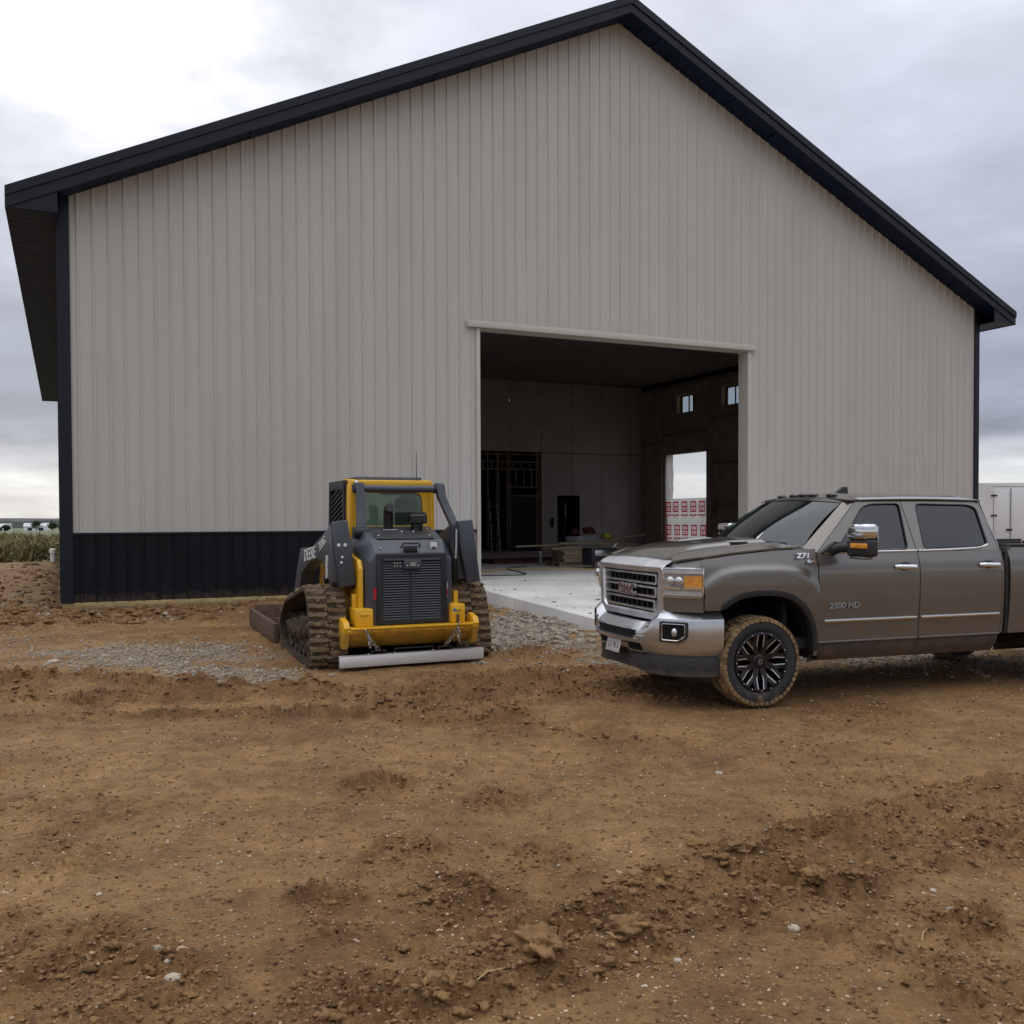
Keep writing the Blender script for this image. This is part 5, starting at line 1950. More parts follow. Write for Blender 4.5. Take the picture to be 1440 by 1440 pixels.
    for zc, hw in ((1.165, .562), (1.043, .552), (.921, .535)):
        b_ = MB()

        def loop(h_, wd):
            return rounded([(-wd, zc + h_), (-wd - .02 * 0, zc - h_), (wd, zc - h_), (wd, zc + h_)], .02)
        oo, ii = loop(.050, hw), loop(.034, hw - .020)
        k = len(oo)
        b_.grid(k, 4, lambda u, w: (lambda i: [(gx(oo[i][0]) - .05, *oo[i]), (gx(oo[i][0]) - .006, *oo[i]), (gx(ii[i][0]) - .006, *ii[i]), (gx(ii[i][0]) - .05, *ii[i])][int(round(w * 3))])(int(round(u * k)) % k), cu=True)
        b_.build('grille_bar', MT['grillechrome'], grille)
        for y in (hw + .015, -hw - .015):
            MB().box(gx(y) - .05, gx(y) - .01, y - .015, y + .015, zc - .012, zc + .012).build('bar_tab', MT['satin'], grille, smooth=False)
    fm = frame_mat((gx(0) + .000, 0, 1.043), (0, 1, 0), (0, 0, 1))
    o = put('emblem_border', text_mesh('GMC', .142, .010, 'emblem_border', 1.12, .0075, 0, MT['grillechrome'], 1.12), grille)
    o.matrix_local = fm
    o = put('emblem_letters', text_mesh('GMC', .142, .014, 'emblem_letters', 1.12, -.0005, 0, MT['emblem'], 1.12), grille)
    o.matrix_local = fm

    # bumper
    PB0 = np.array([(1.008, -.25), (1.0, 0), (.992, .25), (.958, .48), (.900, .66), (.815, .81), (.715, .912), (.60, .970), (.49, .993), (.385, 1.002), (.28, 1.004)])
    PB = []
    for i in range(1, len(PB0) - 2):
        for v in np.linspace(0, 1, 12, endpoint=False):
            p0, p1, p2, p3 = PB0[i - 1:i + 3]
            PB.append(.5 * ((2 * p1) + (p2 - p0) * v + (2 * p0 - 5 * p1 + 4 * p2 - p3) * v * v + (3 * p1 - p0 - 3 * p2 + p3) * v ** 3))
    PB = np.array(PB + [PB0[-2]])
    PB[0, 1] = 0
    cl = np.concatenate([[0], np.cumsum(np.hypot(*np.diff(PB, axis=0).T))])

    def bpth(s_):
        q = abs(s_) * cl[-1]
        e = .05
        f = lambda v: (float(np.interp(v, cl, PB[:, 0])), float(np.interp(v, cl, PB[:, 1])))
        x, y = (np.array(f(max(q - .035, 0))) + 2 * np.array(f(q)) + np.array(f(min(q + .035, cl[-1])))) / 4
        a, b = f(max(q - e, 0)), f(min(q + e, cl[-1]))
        tx_, ty_ = b[0] - a[0], b[1] - a[1]
        k = math.hypot(tx_, ty_)
        sg = 1 if s_ >= 0 else -1
        if abs(s_) < 1e-6:
            return x, 0.0, 1.0, 0.0
        return x, sg * y, ty_ / k, -sg * tx_ / k

    def bpr(z):
        return interp(z, [.47, .53, .62, .80, .9], [-.055, -.022, 0, 0, -.004])

    def BS(s_, z, off=0.0):
        x, y, nx, ny = bpth(s_)
        o_ = bpr(z) + off
        return (x + nx * o_, y + ny * o_, z)

    def btop(y):
        return .772 + .133 * float(sstep(.47, .70, abs(y)))

    def s_of_y(y):
        return float(np.interp(y, PB[:, 1], cl / cl[-1]))

    ns = 81

    def bump(u, w):
        s_ = -1 + 2 * u
        x, y, nx, ny = bpth(s_)
        zt = btop(y)
        j = int(round(w * 8))
        zz = [.472, .50, .56, .64, zt - .095, zt - .082, zt - .020, zt - .006, zt - .005][j]
        oo = [-.075, -.045, -.012, .004, .004, .0, -.066, -.085, -.15][j]
        return (x + nx * oo, y + ny * oo, zz)
    m_ = MB()
    m_.grid(ns, 9, bump)
    bumper = m_.build('bumper', C_, T, ang=28)

    def patch(name, mt, s0, s1, z0, z1, o0, o1, parent=bumper, n=10):
        q = MB()
        q.grid(n, 2, lambda u, w: BS(s0 + (s1 - s0) * u, z0 + (z1 - z0) * w, o1))
        for z in (z0, z1):
            q.grid(n, 2, lambda u, w: BS(s0 + (s1 - s0) * u, z, o0 + (o1 - o0) * w))
        for s_ in (s0, s1):
            q.grid(2, 2, lambda u, w: BS(s_, z0 + (z1 - z0) * u, o0 + (o1 - o0) * w))
        return q.build(name, MT[mt], parent)
    # centre: lower bar; dark plates painted as the shade in slot and side pockets
    s45, s30 = s_of_y(.40), s_of_y(.20)
    patch('air_slot_shade', 'dark', -s45, s45, .612, .690, -.01, .008)
    patch('lower_bar', 'chrome', -s45 * 1.08, s45 * 1.08, .578, .612, -.02, .045)
    for sg in (1, -1):
        patch('side_lip', 'chrome', sg * s45, sg * s45 * 1.28, .575, .640, -.02, .030)
        patch('tow_pocket_shade', 'dark', sg * s45 * .62, sg * s45 * 1.12, .500, .572, -.06, .010)
        patch('tow_frame', 'chrome', sg * s45 * .62, sg * s45 * 1.2, .484, .500, -.06, .022)
    for sg in (1, -1):
        c0 = sg * s_of_y(.825)
        sz = .115 / cl[-1]
        # lamp pocket: black bezel, chrome half frame, round lamp
        pol = [(-1, -1), (.45, -1), (1, -.45), (1, 1), (-1, 1)]
        pol = rounded([(a * sz * (-sg if False else 1), b * .080) for a, b in (pol if sg > 0 else [(-a, b) for a, b in pol][::-1])], .02 * sz / .115)
        q = MB()
        k = len(pol)
        q.grid(k, 4, lambda u, w: (lambda p: [BS(c0 + p[0] * 1.18, .705 + p[1] * 1.20, .002), BS(c0 + p[0] * 1.16, .705 + p[1] * 1.17, .022), BS(c0 + p[0], .705 + p[1], .022), BS(c0 + p[0] * .96, .705 + p[1] * .96, .011)][int(round(w * 3))])(pol[int(round(u * k)) % k]), cu=True)
        fb = q.build('fog_bezel', MT['plastic'], bumper)
        q = MB()
        q.grid(k, 2, lambda u, w: (lambda p: BS(c0 + p[0] * (1 - w * .999), .705 + p[1] * (1 - w * .999), .014))(pol[int(round(u * k)) % k]), cu=True)
        q.build('fog_pocket_shade', MT['dark'], fb)  # dark plate over the chrome, painted as the shade of the recess
        q = MB()
        q.tube([BS(c0 + p[0] * .93, .705 + p[1] * .93, .020) for p in pol], .006, 6, closed=True)
        q.build('fog_rim', MT['chromeclean'], fb)
        q = MB()
        q.sphere(BS(c0 + sg * sz * .12, .705, .016), .042, 14, 8, (.7, .7, 1))
        q.build('fog_lamp', MT['lampglass'], fb)
        for y in (.28, .56):
            q = MB()
            q.sphere(BS(sg * s_of_y(y), .715 if y < .4 else .742, .004), .016, 10, 6)
            q.build('park_sensor', MT['satin'], bumper)
    # licence plate, hung a little toward the driver's side
    pm = MB().box(-.15, .15, -.076, .076, -.003, .003)
    o = pm.build('licence_plate', MT['plate'], bumper, bevel=.002)
    x_, y_, _, _ = bpth(0.0)
    o.matrix_local = frame_mat((x_ + .022, .02, .520), (0, 1, 0), (-.25, 0, 1))
    t_ = put('plate_text', text_mesh('LS 963', .088, .001, 'plate_text', 1.0, 0, 0, MT['charcoal']), o, (0, -.008, .0035))
    # valance
    m_ = MB()

    def val(u, w):
        s_ = -1 + 2 * u
        x, y, nx, ny = bpth(s_)
        z = [.480, .44, .36, .30, .285][int(round(w * 4))]
        z += .03 * float(sstep(.6, .2, abs(y))) * (1 if w > .5 else 0)
        oo = [-.075, -.050, -.055, -.050, -.09][int(round(w * 4))]
        return (x + nx * oo, y + ny * oo, z)
    m_.grid(ns, 5, val)
    m_.build('valance', K_, T, ang=40)

    # wheels
    wl = put('wheel', None, T, (0, .858, .418))
    TR = .418
    m_ = MB()
    m_.lathe([(.252, -.12), (.28, -.137), (.33, -.148), (.385, -.142), (.398, -.125), (.398, .125), (.385, .142), (.33, .148), (.288, .139), (.27, .12)], 'y', 72)
    m_.build('tyre', MT['rubber'], wl, ang=60)
    m_ = MB()
    m_.lathe([(.372, -.1495), (.388, -.145), (.403, -.128), (.404, .128), (.388, .145), (.372, .1495)], 'y', 72)
    m_.build('mud_coat', MT['mudrubber'], wl, ang=60)
    m_ = MB()
    nb = 46
    for k in range(nb):
        for row, (y0, y1, ph) in enumerate(((-.146, -.088, 0), (-.078, -.028, .5), (-.020, .020, .25), (.028, .078, 0), (.088, .146, .5))):
            a = 2 * math.pi * (k + ph) / nb + random.uniform(-.006, .006)
            sk = .012 * (1 if row in (1, 3) else -1)
            hw_ = .45 / nb * 2 * math.pi
            hgt = TR - (.012 if row in (0, 4) else 0) + random.uniform(-.003, .003)
            vs = []
            for (aa, yy, rr) in ((-hw_, y0, .398), (hw_, y0, .398), (hw_, y1, .398), (-hw_, y1, .398), (-hw_ * .8, y0 + .004, hgt), (hw_ * .8, y0 + .004, hgt), (hw_ * .8, y1 - .004, hgt), (-hw_ * .8, y1 - .004, hgt)):
                ang_ = a + aa + sk * (yy / .05)
                vs.append((rr * math.cos(ang_), yy, rr * math.sin(ang_)))
            m_.add(vs, [(0, 1, 5, 4), (1, 2, 6, 5), (2, 3, 7, 6), (3, 0, 4, 7), (4, 5, 6, 7)])
        # shoulder lugs running onto the sidewall
        for sgn in (1, -1):
            a = 2 * math.pi * (k + .5) / nb
            hw_ = .055
            vs = []
            for (aa, yy, rr) in ((-hw_, .142, .402), (hw_, .142, .402), (hw_ * .7, .150, .368), (-hw_ * .7, .150, .368), (-hw_, .152, .400), (hw_, .152, .400), (hw_ * .7, .157, .370), (-hw_ * .7, .157, .370)):
                vs.append((rr * math.cos(a + aa), sgn * yy, rr * math.sin(a + aa)))
            m_.add(vs, [(0, 1, 5, 4), (1, 2, 6, 5), (2, 3, 7, 6), (3, 0, 4, 7), (4, 5, 6, 7)])
    tag(m_.build('tread', MT['mudrubber'], wl, smooth=False), kind='stuff')
    m_ = MB()
    m_.lathe([(.277, .125), (.275, .143), (.254, .147), (.250, .10), (.235, .02), (.225, -.05), (.0, -.05)], 'y', 64)
    rim = m_.build('rim', MT['blackgloss'], wl, ang=30)
    m_ = MB()
    m_.lathe([(.085, .02), (.085, .095), (.072, .105), (.050, .112), (.048, .122), (.0, .124)], 'y', 32)
    m_.build('hub_cap', MT['blackgloss'], wl)

    def pol_(r, a, y):
        return (r * math.cos(a), y, r * math.sin(a))
    sp = MB()
    # one forked spoke pointing along +x
    w0, w1 = .21, .155
    for s_ in (1, -1):
        pts = [(.06, 0), (.06, s_ * .025), (.140, s_ * .028), (.236, s_ * .074), (.236, s_ * .030), (.182, 0)]
        top = [.110, .110, .118, .138, .138, .120]
        vs = [(p[0], t, p[1]) for p, t in zip(pts, top)] + [(p[0], t - .05, p[1]) for p, t in zip(pts, top)]
        sp.add(vs, [(0, 1, 2, 5), (2, 3, 4, 5), (1, 0, 6, 7), (2, 1, 7, 8), (3, 2, 8, 9), (4, 3, 9, 10), (5, 4, 10, 11)])
    sme = sp.mesh('spoke', MT['blackgloss'], bevel=.002, seg=1)
    ed = MB()
    for s_ in (1, -1):
        ed.add([(.105, .1125, s_ * .0262), (.142, .1200, s_ * .0275), (.236, .1400, s_ * .0740), (.236, .1400, s_ * .0640), (.146, .1205, s_ * .0205)], [(0, 1, 4), (1, 2, 3, 4)])
    eme = ed.mesh('machined_edge', MT['grillechrome'], smooth=False)
    bo = MB()
    bo.sphere((.264, .146, 0), .0065, 8, 5)
    bme = bo.mesh('rivet', MT['chromeclean'])
    for k in range(8):
        a = R(-90 + 22.5 + 45 * k)
        put('spoke', sme, wl, None, (0, -a, 0), (1.07, 1, 1.07))
        put('machined_edge', eme, wl, None, (0, -a, 0), (1.07, 1, 1.07))
        for d in (0, 22.5):
            put('rivet', bme, wl, None, (0, -a + R(d), 0))
    em = MB()
    em.ring(rounded([(-.018, -.022), (.018, -.022), (.018, .022), (-.018, .022)], .015), rounded([(-.010, -.014), (.010, -.014), (.010, .014), (-.010, .014)], .008), 'y', .123, .127)
    em.build('centre_badge', MT['satin'], wl)
    for x, y, flip in ((0, -.858, True), (-3.905, .858, False), (-3.905, -.858, True)):
        c = copy_tree(wl, T)
        c.location = (x, y, .418)
        if flip:
            c.rotation_euler = (0, R(17), R(180))
        else:
            c.rotation_euler = (0, R(23), 0)
    return T


make_truck()


# ================================================================== TRACK LOADER
LC, LY_ = (-1.216, 11.50), R(22.5)


MT['louvre'] = M('louvre_plastic', (.05, .053, .062), .34, 0, .6, var=.1)


def make_loader():
    T = thing('track_loader', 'yellow and charcoal compact track loader with muddy tracks seen from behind', 'track loader', (LC[0], LC[1], -.01), LY_)
    Yl, Ch, Dk = MT['yellow'], MT['charcoal'], MT['charcoaldark']
    # rear hood as a loft of sections (x = right, z = up) along y
    secs = [(.00, [(-.475, .47), (-.475, 1.24), (-.40, 1.345), (.40, 1.345), (.475, 1.24), (.475, .47)]),
            (.045, [(-.50, .46), (-.50, 1.25), (-.415, 1.375), (.415, 1.375), (.50, 1.25), (.50, .46)]),
            (.13, [(-.535, .46), (-.535, 1.28), (-.43, 1.485), (.43, 1.485), (.535, 1.28), (.535, .46)]),
            (.38, [(-.545, .46), (-.545, 1.36), (-.43, 1.575), (.43, 1.575), (.545, 1.36), (.545, .46)]),
            (.80, [(-.545, .46), (-.545, 1.44), (-.45, 1.655), (.45, 1.655), (.545, 1.44), (.545, .46)])]
    m_ = MB()
    k = 6
    vs = [(p[0] * 1.045 + .012, y, p[1]) for y, ps in secs for p in ps]
    fs = []
    for i in range(len(secs) - 1):
        for j in range(k):
            j2 = (j + 1) % k
            fs.append((i * k + j, i * k + j2, (i + 1) * k + j2, (i + 1) * k + j))
    fs += [tuple(range(k)), tuple(range((len(secs) - 1) * k, len(secs) * k))[::-1]]
    m_.add(vs, fs)
    hood = m_.build('rear_hood', Ch, T, bevel=.012, ang=25)
    # grille door frame, recessed backing and louvres
    out = [(-.41, .50), (.455, .50), (.455, 1.335), (-.41, 1.335)]
    inn = [(-.335, .55), (.37, .55), (.37, 1.285), (-.335, 1.285)]
    MB().ring(out, inn, 'y', -.030, -.002).build('grille_frame', Dk, hood, bevel=.006)
    gb = MB().box(-.337, .372, -.006, -.003, .548, 1.287).build('grille_backing', MT['dark'], hood, smooth=False)
    lv = MB()
    lv.prism([(-.026, -.012), (-.022, -.014), (-.004, .004), (-.008, .008)], 'x', -.334, .369)
    lme = lv.mesh('louvre', MT['louvre'], smooth=False)
    lv2 = MB()
    for k_ in range(24):
        put('louvre', lme, hood, (0, -.004, .570 + k_ * .0302))
    MB().box(-.006, .010, -.033, -.006, .55, 1.17).build('grille_rib', Dk, hood, smooth=False)
    MB().box(-.334, .369, -.036, -.030, 1.255, 1.285).build('grille_cap', Ch, hood, smooth=False)
    pl = MB().box(-.085, .125, -.044, -.036, 1.155, 1.262).build('latch_plate', Ch, hood, bevel=.006)
    MB().box(-.012, .062, -.050, -.0445, 1.185, 1.23).build('maker_plate', MT['satin'], pl, smooth=False)
    for x_ in (-.045, .088):
        MB().sphere((x_, -.046, 1.19), .010, 8, 5).build('bolt', MT['chromeclean'], pl)
    for x_ in (-.20, -.165, -.13):
        for z_ in (1.19, 1.225):
            MB().box(x_ - .009, x_ + .009, -.040, -.036, z_ - .009, z_ + .009).build('warning_label', MT['satin'], hood, smooth=False)
    # pull handle on the slanted hood face
    m_ = MB()
    m_.tube([(-.10, .028, 1.405), (-.10, -.012, 1.425), (-.085, -.018, 1.455), (.105, -.018, 1.455), (.12, -.012, 1.425), (.12, .028, 1.405)], .011, 8)
    m_.build('hood_handle', MT['blackgloss'], hood)
    MB().box(-.075, .095, .0, .03, 1.335, 1.425).build('handle_cup', MT['blackgloss'], hood, bevel=.01)
    for x_, z_, y_ in ((-.345, 1.40, .055), (-.31, 1.545, .27), (.33, 1.545, .27), (-.42, 1.62, .62), (.40, 1.62, .62), (.17, 1.59, .42), (.02, 1.59, .42)):
        MB().sphere((x_, y_, z_), .013, 8, 5).build('bolt', MT['chromeclean'], hood)
    MB().box(.275, .355, .052, .075, 1.375, 1.465).build('warning_label', MT['whitesticker'], hood, smooth=False)
    o = MB().box(.285, .345, .048, .051, 1.385, 1.41).build('warning_print', MT['charcoal'], hood, smooth=False)
    # black insert on top, exhaust pipe and intake cap
    m_ = MB()
    m_.add([(-.36, .16, 1.502), (.36, .16, 1.502), (.36, .37, 1.578), (-.36, .37, 1.578)], [(0, 1, 2, 3)])
    m_.build('top_panel', MT['plastic'], hood, solid=.008)
    m_ = MB()
    m_.tube([(-.11, .56, 1.60), (-.11, .56, 1.82), (-.11, .53, 1.875), (-.11, .48, 1.89)], [.060, .060, .058, .056], 16)
    m_.build('exhaust_pipe', MT['blackgloss'], hood)
    m_ = MB()
    m_.lathe([(.0, 1.58), (.075, 1.58), (.075, 1.68), (.125, 1.69), (.132, 1.70), (.132, 1.785), (.12, 1.80), (.12, 1.82), (.09, 1.835), (0, 1.838)], 'z', 24, (.255, .55, 0))
    m_.build('intake_cap', MT['blackgloss'], hood, ang=30)
    MB().box(-.20, -.02, .47, .65, 1.60, 1.618).build('pipe_flange', MT['satin'], hood, bevel=.004)
    # red and pale reflectors on the hood flanks
    MB().box(-.450, -.412, -.012, -.001, .80, .94).build('reflector', MT['redlens'], hood, smooth=False)
    MB().box(.436, .472, -.012, -.001, .80, .98).build('reflector', MT['whitegrey'], hood, smooth=False)
    MB().box(.438, .470, -.016, -.0125, .82, .90).build('reflector', MT['redlens'], hood, smooth=False)

    # yellow chassis sides
    for sx in (-1, 1):
        m_ = MB()
        m_.prism([(.08, .45), (.08, 1.16), (.16, 1.26), (.45, 1.30), (1.0, 1.42), (2.3, 1.2), (2.6, .5), (2.4, .30), (.3, .30)], 'x', sx * .548 if sx < 0 else .50, sx * .60 if sx < 0 else .55)
        m_.build('side_panel', Yl, T, bevel=.008)
    MB().box(-.55, .55, .82, 2.4, .30, 1.15).build('chassis', Yl, T, bevel=.03)
    for sx in (-1, 1):
        MB().box(min(sx * .602, sx * .66), max(sx * .602, sx * .66), .16, .24, .62, .86).build('side_rib', Yl, T, bevel=.006)
    # rear bumper weight
    bm_ = MB()
    bm_.prism([(.0, .47), (-.16, .47), (-.165, .44), (.10, .25), (.18, .22)], 'x', -.80, .78)
    bump = bm_.build('rear_bumper', Yl, T, bevel=.012)
    MB().box(-.76, .74, -.19, .02, .471, .492).build('bumper_lip', Yl, bump, bevel=.005)
    for a, b, z1 in ((-.68, -.475, .70), (.485, .66, .72)):
        bx = MB().box(a, b, -.10, .28, .493, z1).build('corner_box', Yl, bump, bevel=.015)
        MB().box(a + .05, b - .05, -.112, -.101, z1 - .075, z1 - .05).build('box_grip', Yl, bx, bevel=.004)
    MB().box(.505, .60, -.104, -.1005, .635, .668).build('sticker', MT['bluesticker'], bump, smooth=False)
    for sx, a in ((-1, -.80), (1, .78)):
        m_ = MB()
        m_.prism([(-.17, .49), (-.12, .56), (.06, .60), (.18, .45), (.1, .24), (-.06, .24)], 'x', a - .035, a + .035)
        m_.build('bumper_wing', Yl, bump, bevel=.008)
    MB().box(.545, .575, -.13, -.1, .50, .60).build('hook_plate', MT['rust'], bump, bevel=.004)

    # cab
    def cabframe(y, ring_o, ring_i, th):
        m2 = MB()
        oo, ii = hullring(ring_o, rounded(ring_i, .10, 5))
        m2.ring(oo, ii, 'y', y, y + th)
        return m2
    ro = [(-.50, 1.25), (-.50, 2.20), (.56, 2.20), (.56, 1.25)]
    ri = [(-.40, 1.66), (-.36, 2.08), (.42, 2.08), (.45, 1.66)]
    cab = cabframe(.88, ro, ri, .07).build('cab', Yl, T, bevel=.01)
    cabframe(1.95, ro, [(-.44, 1.1 + .3), (-.42, 2.12), (.48, 2.12), (.50, 1.1 + .3)], .06).build('front_frame', Yl, cab, bevel=.01)
    MB().prism([(.86, 2.16), (.86, 2.235), (1.2, 2.262), (1.9, 2.25), (2.03, 2.20), (2.03, 2.15)], 'x', -.505, .565).build('cab_roof', Yl, cab, bevel=.015)
    MB().prism([(.95, 2.24), (1.0, 2.285), (1.8, 2.285), (1.95, 2.24)], 'x', -.40, .46).build('roof_hatch', Dk, cab, bevel=.015)
    for sx, a in ((-1, -.50), (1, .56)):
        m_ = MB()
        m_.prism([(.87, 1.25), (.87, 2.19), (.99, 2.19), (1.04, 1.9), (1.05, 1.25)], 'x', a - .03, a + .03)
        m_.build('cab_post', Yl, cab, bevel=.008)
        m_ = MB()
        o2, i2 = hullring([(1.05, 1.22), (1.05, 2.24), (1.92, 2.24), (2.0, 1.22)], [(1.11, 1.3), (1.11, 2.12), (1.86, 2.12), (1.92, 1.3)])
        m_.ring(o2, i2, 'x', a + sx * .005, a + sx * .06)
        sc = m_.build('side_screen', Dk, cab, bevel=.005)
        bar = MB()
        bar.box(-.018, .018, -.5, .5, -.012, .012)
        bme = bar.mesh('screen_bar', Dk, smooth=False)
        for q in range(13):
            z_ = 1.33 + q * .065
            put('screen_bar', bme, sc, (a + sx * .03, 1.49, z_), (R(-14), 0, 0), (1, .78, 1))
        MB().box(a + sx * .008 - .002, a + sx * .008 + .002, 1.08, 1.9, 1.28, 2.13).build('side_glass', MT['cabglass'], sc, smooth=False)
    MB().box(-.39, .45, .91, .916, 1.62, 2.10).build('rear_window', MT['cabglass'], cab, smooth=False)
    MB().box(-.43, .49, 1.97, 1.976, 1.38, 2.13).build('front_window', MT['cabglass'], cab, smooth=False)
    m_ = MB()
    m_.box(.13, .42, 1.05, 1.15, 1.55, 2.02)
    m_.box(-.16, .42, 1.0, 1.5, 1.1, 1.5)
    m_.box(.18, .38, 1.02, 1.10, 1.98, 2.12)
    m_.build('operator_seat', MT['seat'], cab, bevel=.05, seg=3)
    MB().box(.0, .42, .97, 1.4, 2.06, 2.15).build('head_console', MT['seat'], cab, bevel=.03)
    MB().box(-.42, .48, .96, 1.9, 1.10, 1.55).build('cab_tub', MT['seat'], cab, bevel=.03)
    m_ = MB()
    m_.tube([(.36, .90, 2.20), (.365, .91, 2.62)], [.006, .003], 6)
    m_.build('antenna', MT['blackgloss'], cab)
    MB().sphere((-.435, .86, 2.17), .05, 10, 8, (.8, .8, 1.3)).build('work_lamp', MT['satin'], cab)

    # lift arms: cross tube, links, arms, towers
    m_ = MB()
    m_.cyl((-.43, .72, 2.125), (.61, .72, 2.125), .046, 16)
    boom = m_.build('cross_tube', Ch, T)
    for sx, pts, w_ in ((-1, [(-.445, .72, 2.20), (-.425, .70, 2.02), (-.435, .62, 1.75), (-.46, .55, 1.60)], .072), (1, [(.60, .72, 2.20), (.63, .70, 2.02), (.70, .60, 1.80), (.76, .52, 1.62), (.78, .50, 1.56)], .072)):
        m_ = MB()
        vs, fs = [], []
        for p in pts:
            for dx, dy in ((-w_, -.05), (w_, -.05), (w_, .05), (-w_, .05)):
                vs.append((p[0] + dx * .75, p[1] + dy, p[2]))
        for i in range(len(pts) - 1):
            for j in range(4):
                fs.append((i * 4 + j, i * 4 + (j + 1) % 4, i * 4 + 4 + (j + 1) % 4, i * 4 + 4 + j))
        fs += [(0, 1, 2, 3), tuple(range(len(vs) - 4, len(vs)))]
        m_.add(vs, fs)
        m_.build('lift_link', Ch, T, bevel=.010)
        MB().cyl((pts[-1][0] - .09, pts[-1][1] + .0, pts[-1][2] - .02), (pts[-1][0] + .09, pts[-1][1], pts[-1][2] - .02), .075, 14).build('pivot_pin', Dk, T)
        MB().cyl((pts[0][0] - .07, pts[0][1], pts[0][2] - .075), (pts[0][0] + .07, pts[0][1], pts[0][2] - .075), .055, 12).build('pivot_pin', Dk, T)
    arm = [(.30, 1.70), (.83, 1.545), (1.5, 1.385), (2.32, 1.35), (2.60, 1.05), (2.98, .55), (2.98, .30), (2.78, .30), (2.25, 1.02), (1.62, 1.185), (1.10, 1.25), (.74, 1.20), (.56, 1.06), (.36, .955), (.24, 1.00)]
    for sx, a, b in ((-1, -.88, -.70), (1, .63, .84)):
        m_ = MB()
        m_.prism(arm, 'x', a, b)
        am = m_.build('lift_arm', Ch, T, bevel=.014)
        m_ = MB()
        x0, x1 = (a + .01, b - .005) if sx < 0 else (a + .05, b + .02)
        m_.prism([(x0, 1.715), (x1, 1.735), (x1 + (.10 if sx < 0 else .10), .97), (x0 + (.065 if sx < 0 else .11), .94), (x0 + .02, 1.38)], 'y', .17, .30)
        tw = m_.build('arm_tower', Ch, T, bevel=.014)
        if sx < 0:
            for x_, z_ in ((-.815, 1.44), (-.74, 1.44), (-.775, 1.30), (-.785, 1.235)):
                MB().sphere((x_, .165, z_), .022 if z_ > 1.4 else .016, 10, 6, (1, .5, 1)).build('bolt', MT['whitesticker'], tw)
        else:
            m2 = MB()
            m2.tube([(.60, .16, 1.66), (.59, .15, 1.45), (.605, .15, 1.2), (.62, .16, 1.0)], [.03, .055, .06, .05], 12)
            m2.build('lift_cylinder', MT['blackgloss'], tw)
            m2 = MB()
            m2.tube([(.62, .10, 1.62), (.615, .09, 1.42), (.605, .09, 1.26)], .012, 6)
            m2.build('hydraulic_hose', MT['chainsteel'], tw)
        MB().cyl((min(a, b) - .02, .62, 1.02), (max(a, b) + .02, .62, 1.02), .06, 14).build('pivot_pin', Dk, T)
        # cylinder below the arm
        m_ = MB()
        m_.tube([((a + b) / 2 + .16 * -sx, .38, 1.02), ((a + b) / 2 + .16 * -sx, .25, .99)], .085, 14)
        m_.build('pivot_boss', Dk, T)
    MB().prism([(.55, .78), (.55, 1.12), (1.05, 1.24), (1.25, 1.0), (1.0, .86), (.85, .78)], 'x', -.74, -.665).build('arm_bracket', Yl, T, bevel=.008)
    me = text_mesh('DEERE', .22, .003, 'maker_letters', 1.15, .001, 0, MT['whitesticker'], 1.12)
    lay('maker_letters', me, T, (-.884, 1.62, 1.285), (0, -1, .10), (0, .10, 1))
    me = text_mesh('333G', .15, .003, 'model_letters', 1.1, .001, 0, MT['whitesticker'], 1.1)
    lay('model_letters', me, T, (-.884, .80, 1.44), (0, -1, .28), (0, .28, 1))
    for z_, r_ in ((1.23, .05), (1.10, .045)):
        m_ = MB()
        m_.tube([(-.886, .52 + r_ * .8 * math.cos(a), z_ + r_ * 1.5 * math.sin(a)) for a in np.linspace(0, 2 * math.pi, 17)[:-1]], .008, 6, closed=True)
        m_.build('decal_ring', MT['whitesticker'], T)

    # tracks
    circ = [(.50, .645, .285), (.34, .255, .255), (1.98, .285, .270), (1.3, .17, .17), (1.75, .60, .10)]
    pts = []
    for cy, cz, r_ in circ:
        for a in np.linspace(0, 2 * math.pi, 48)[:-1]:
            pts.append((cy + r_ * math.cos(a), cz + r_ * math.sin(a)))
    pts = sorted(pts)

    def half(ps):
        h = []
        for p in ps:
            while len(h) > 1 and (h[-1][0] - h[-2][0]) * (p[1] - h[-2][1]) - (h[-1][1] - h[-2][1]) * (p[0] - h[-2][0]) <= 0:
                h.pop()
            h.append(p)
        return h
    hull = half(pts)[:-1] + half(pts[::-1])[:-1]
    H = np.array(hull + [hull[0]])
    cum = np.concatenate([[0], np.cumsum(np.hypot(*np.diff(H, axis=0).T))])
    per = cum[-1]

    def hp(q):
        q = q % per
        return float(np.interp(q, cum, H[:, 0])), float(np.interp(q, cum, H[:, 1]))
    nl = 52
    pitch = per / nl
    for sx, xc in ((-1, -.955), (1, .845)):
        tr = put('track', None, T)
        m_ = MB()
        nn = 160

        def belt(u, w):
            q = per * u
            y, z = hp(q)
            y2, z2 = hp(q + .02)
            y1, z1 = hp(q - .02)
            ty, tz = y2 - y1, z2 - z1
            k = math.hypot(ty, tz)
            ny, nz = tz / k, -ty / k
            pr = [(-.225, 0), (.225, 0), (.225, -.035), (-.225, -.035)][int(round(w * 4)) % 4]
            wob = .006 * math.sin(q * 31) + .004 * math.sin(q * 77)
            return (xc + pr[0], y + ny * (pr[1] + wob), z + nz * (pr[1] + wob))
        m_.grid(nn, 4, belt, cu=True, cv=True)
        m_.build('track_belt', MT['mudtrackdark'], tr, ang=50)
        lm = MB()
        lm.prism([(-.034, -.004), (-.020, .034), (.016, .036), (.030, -.004)], 'x', -.105, .105)
        variants = []
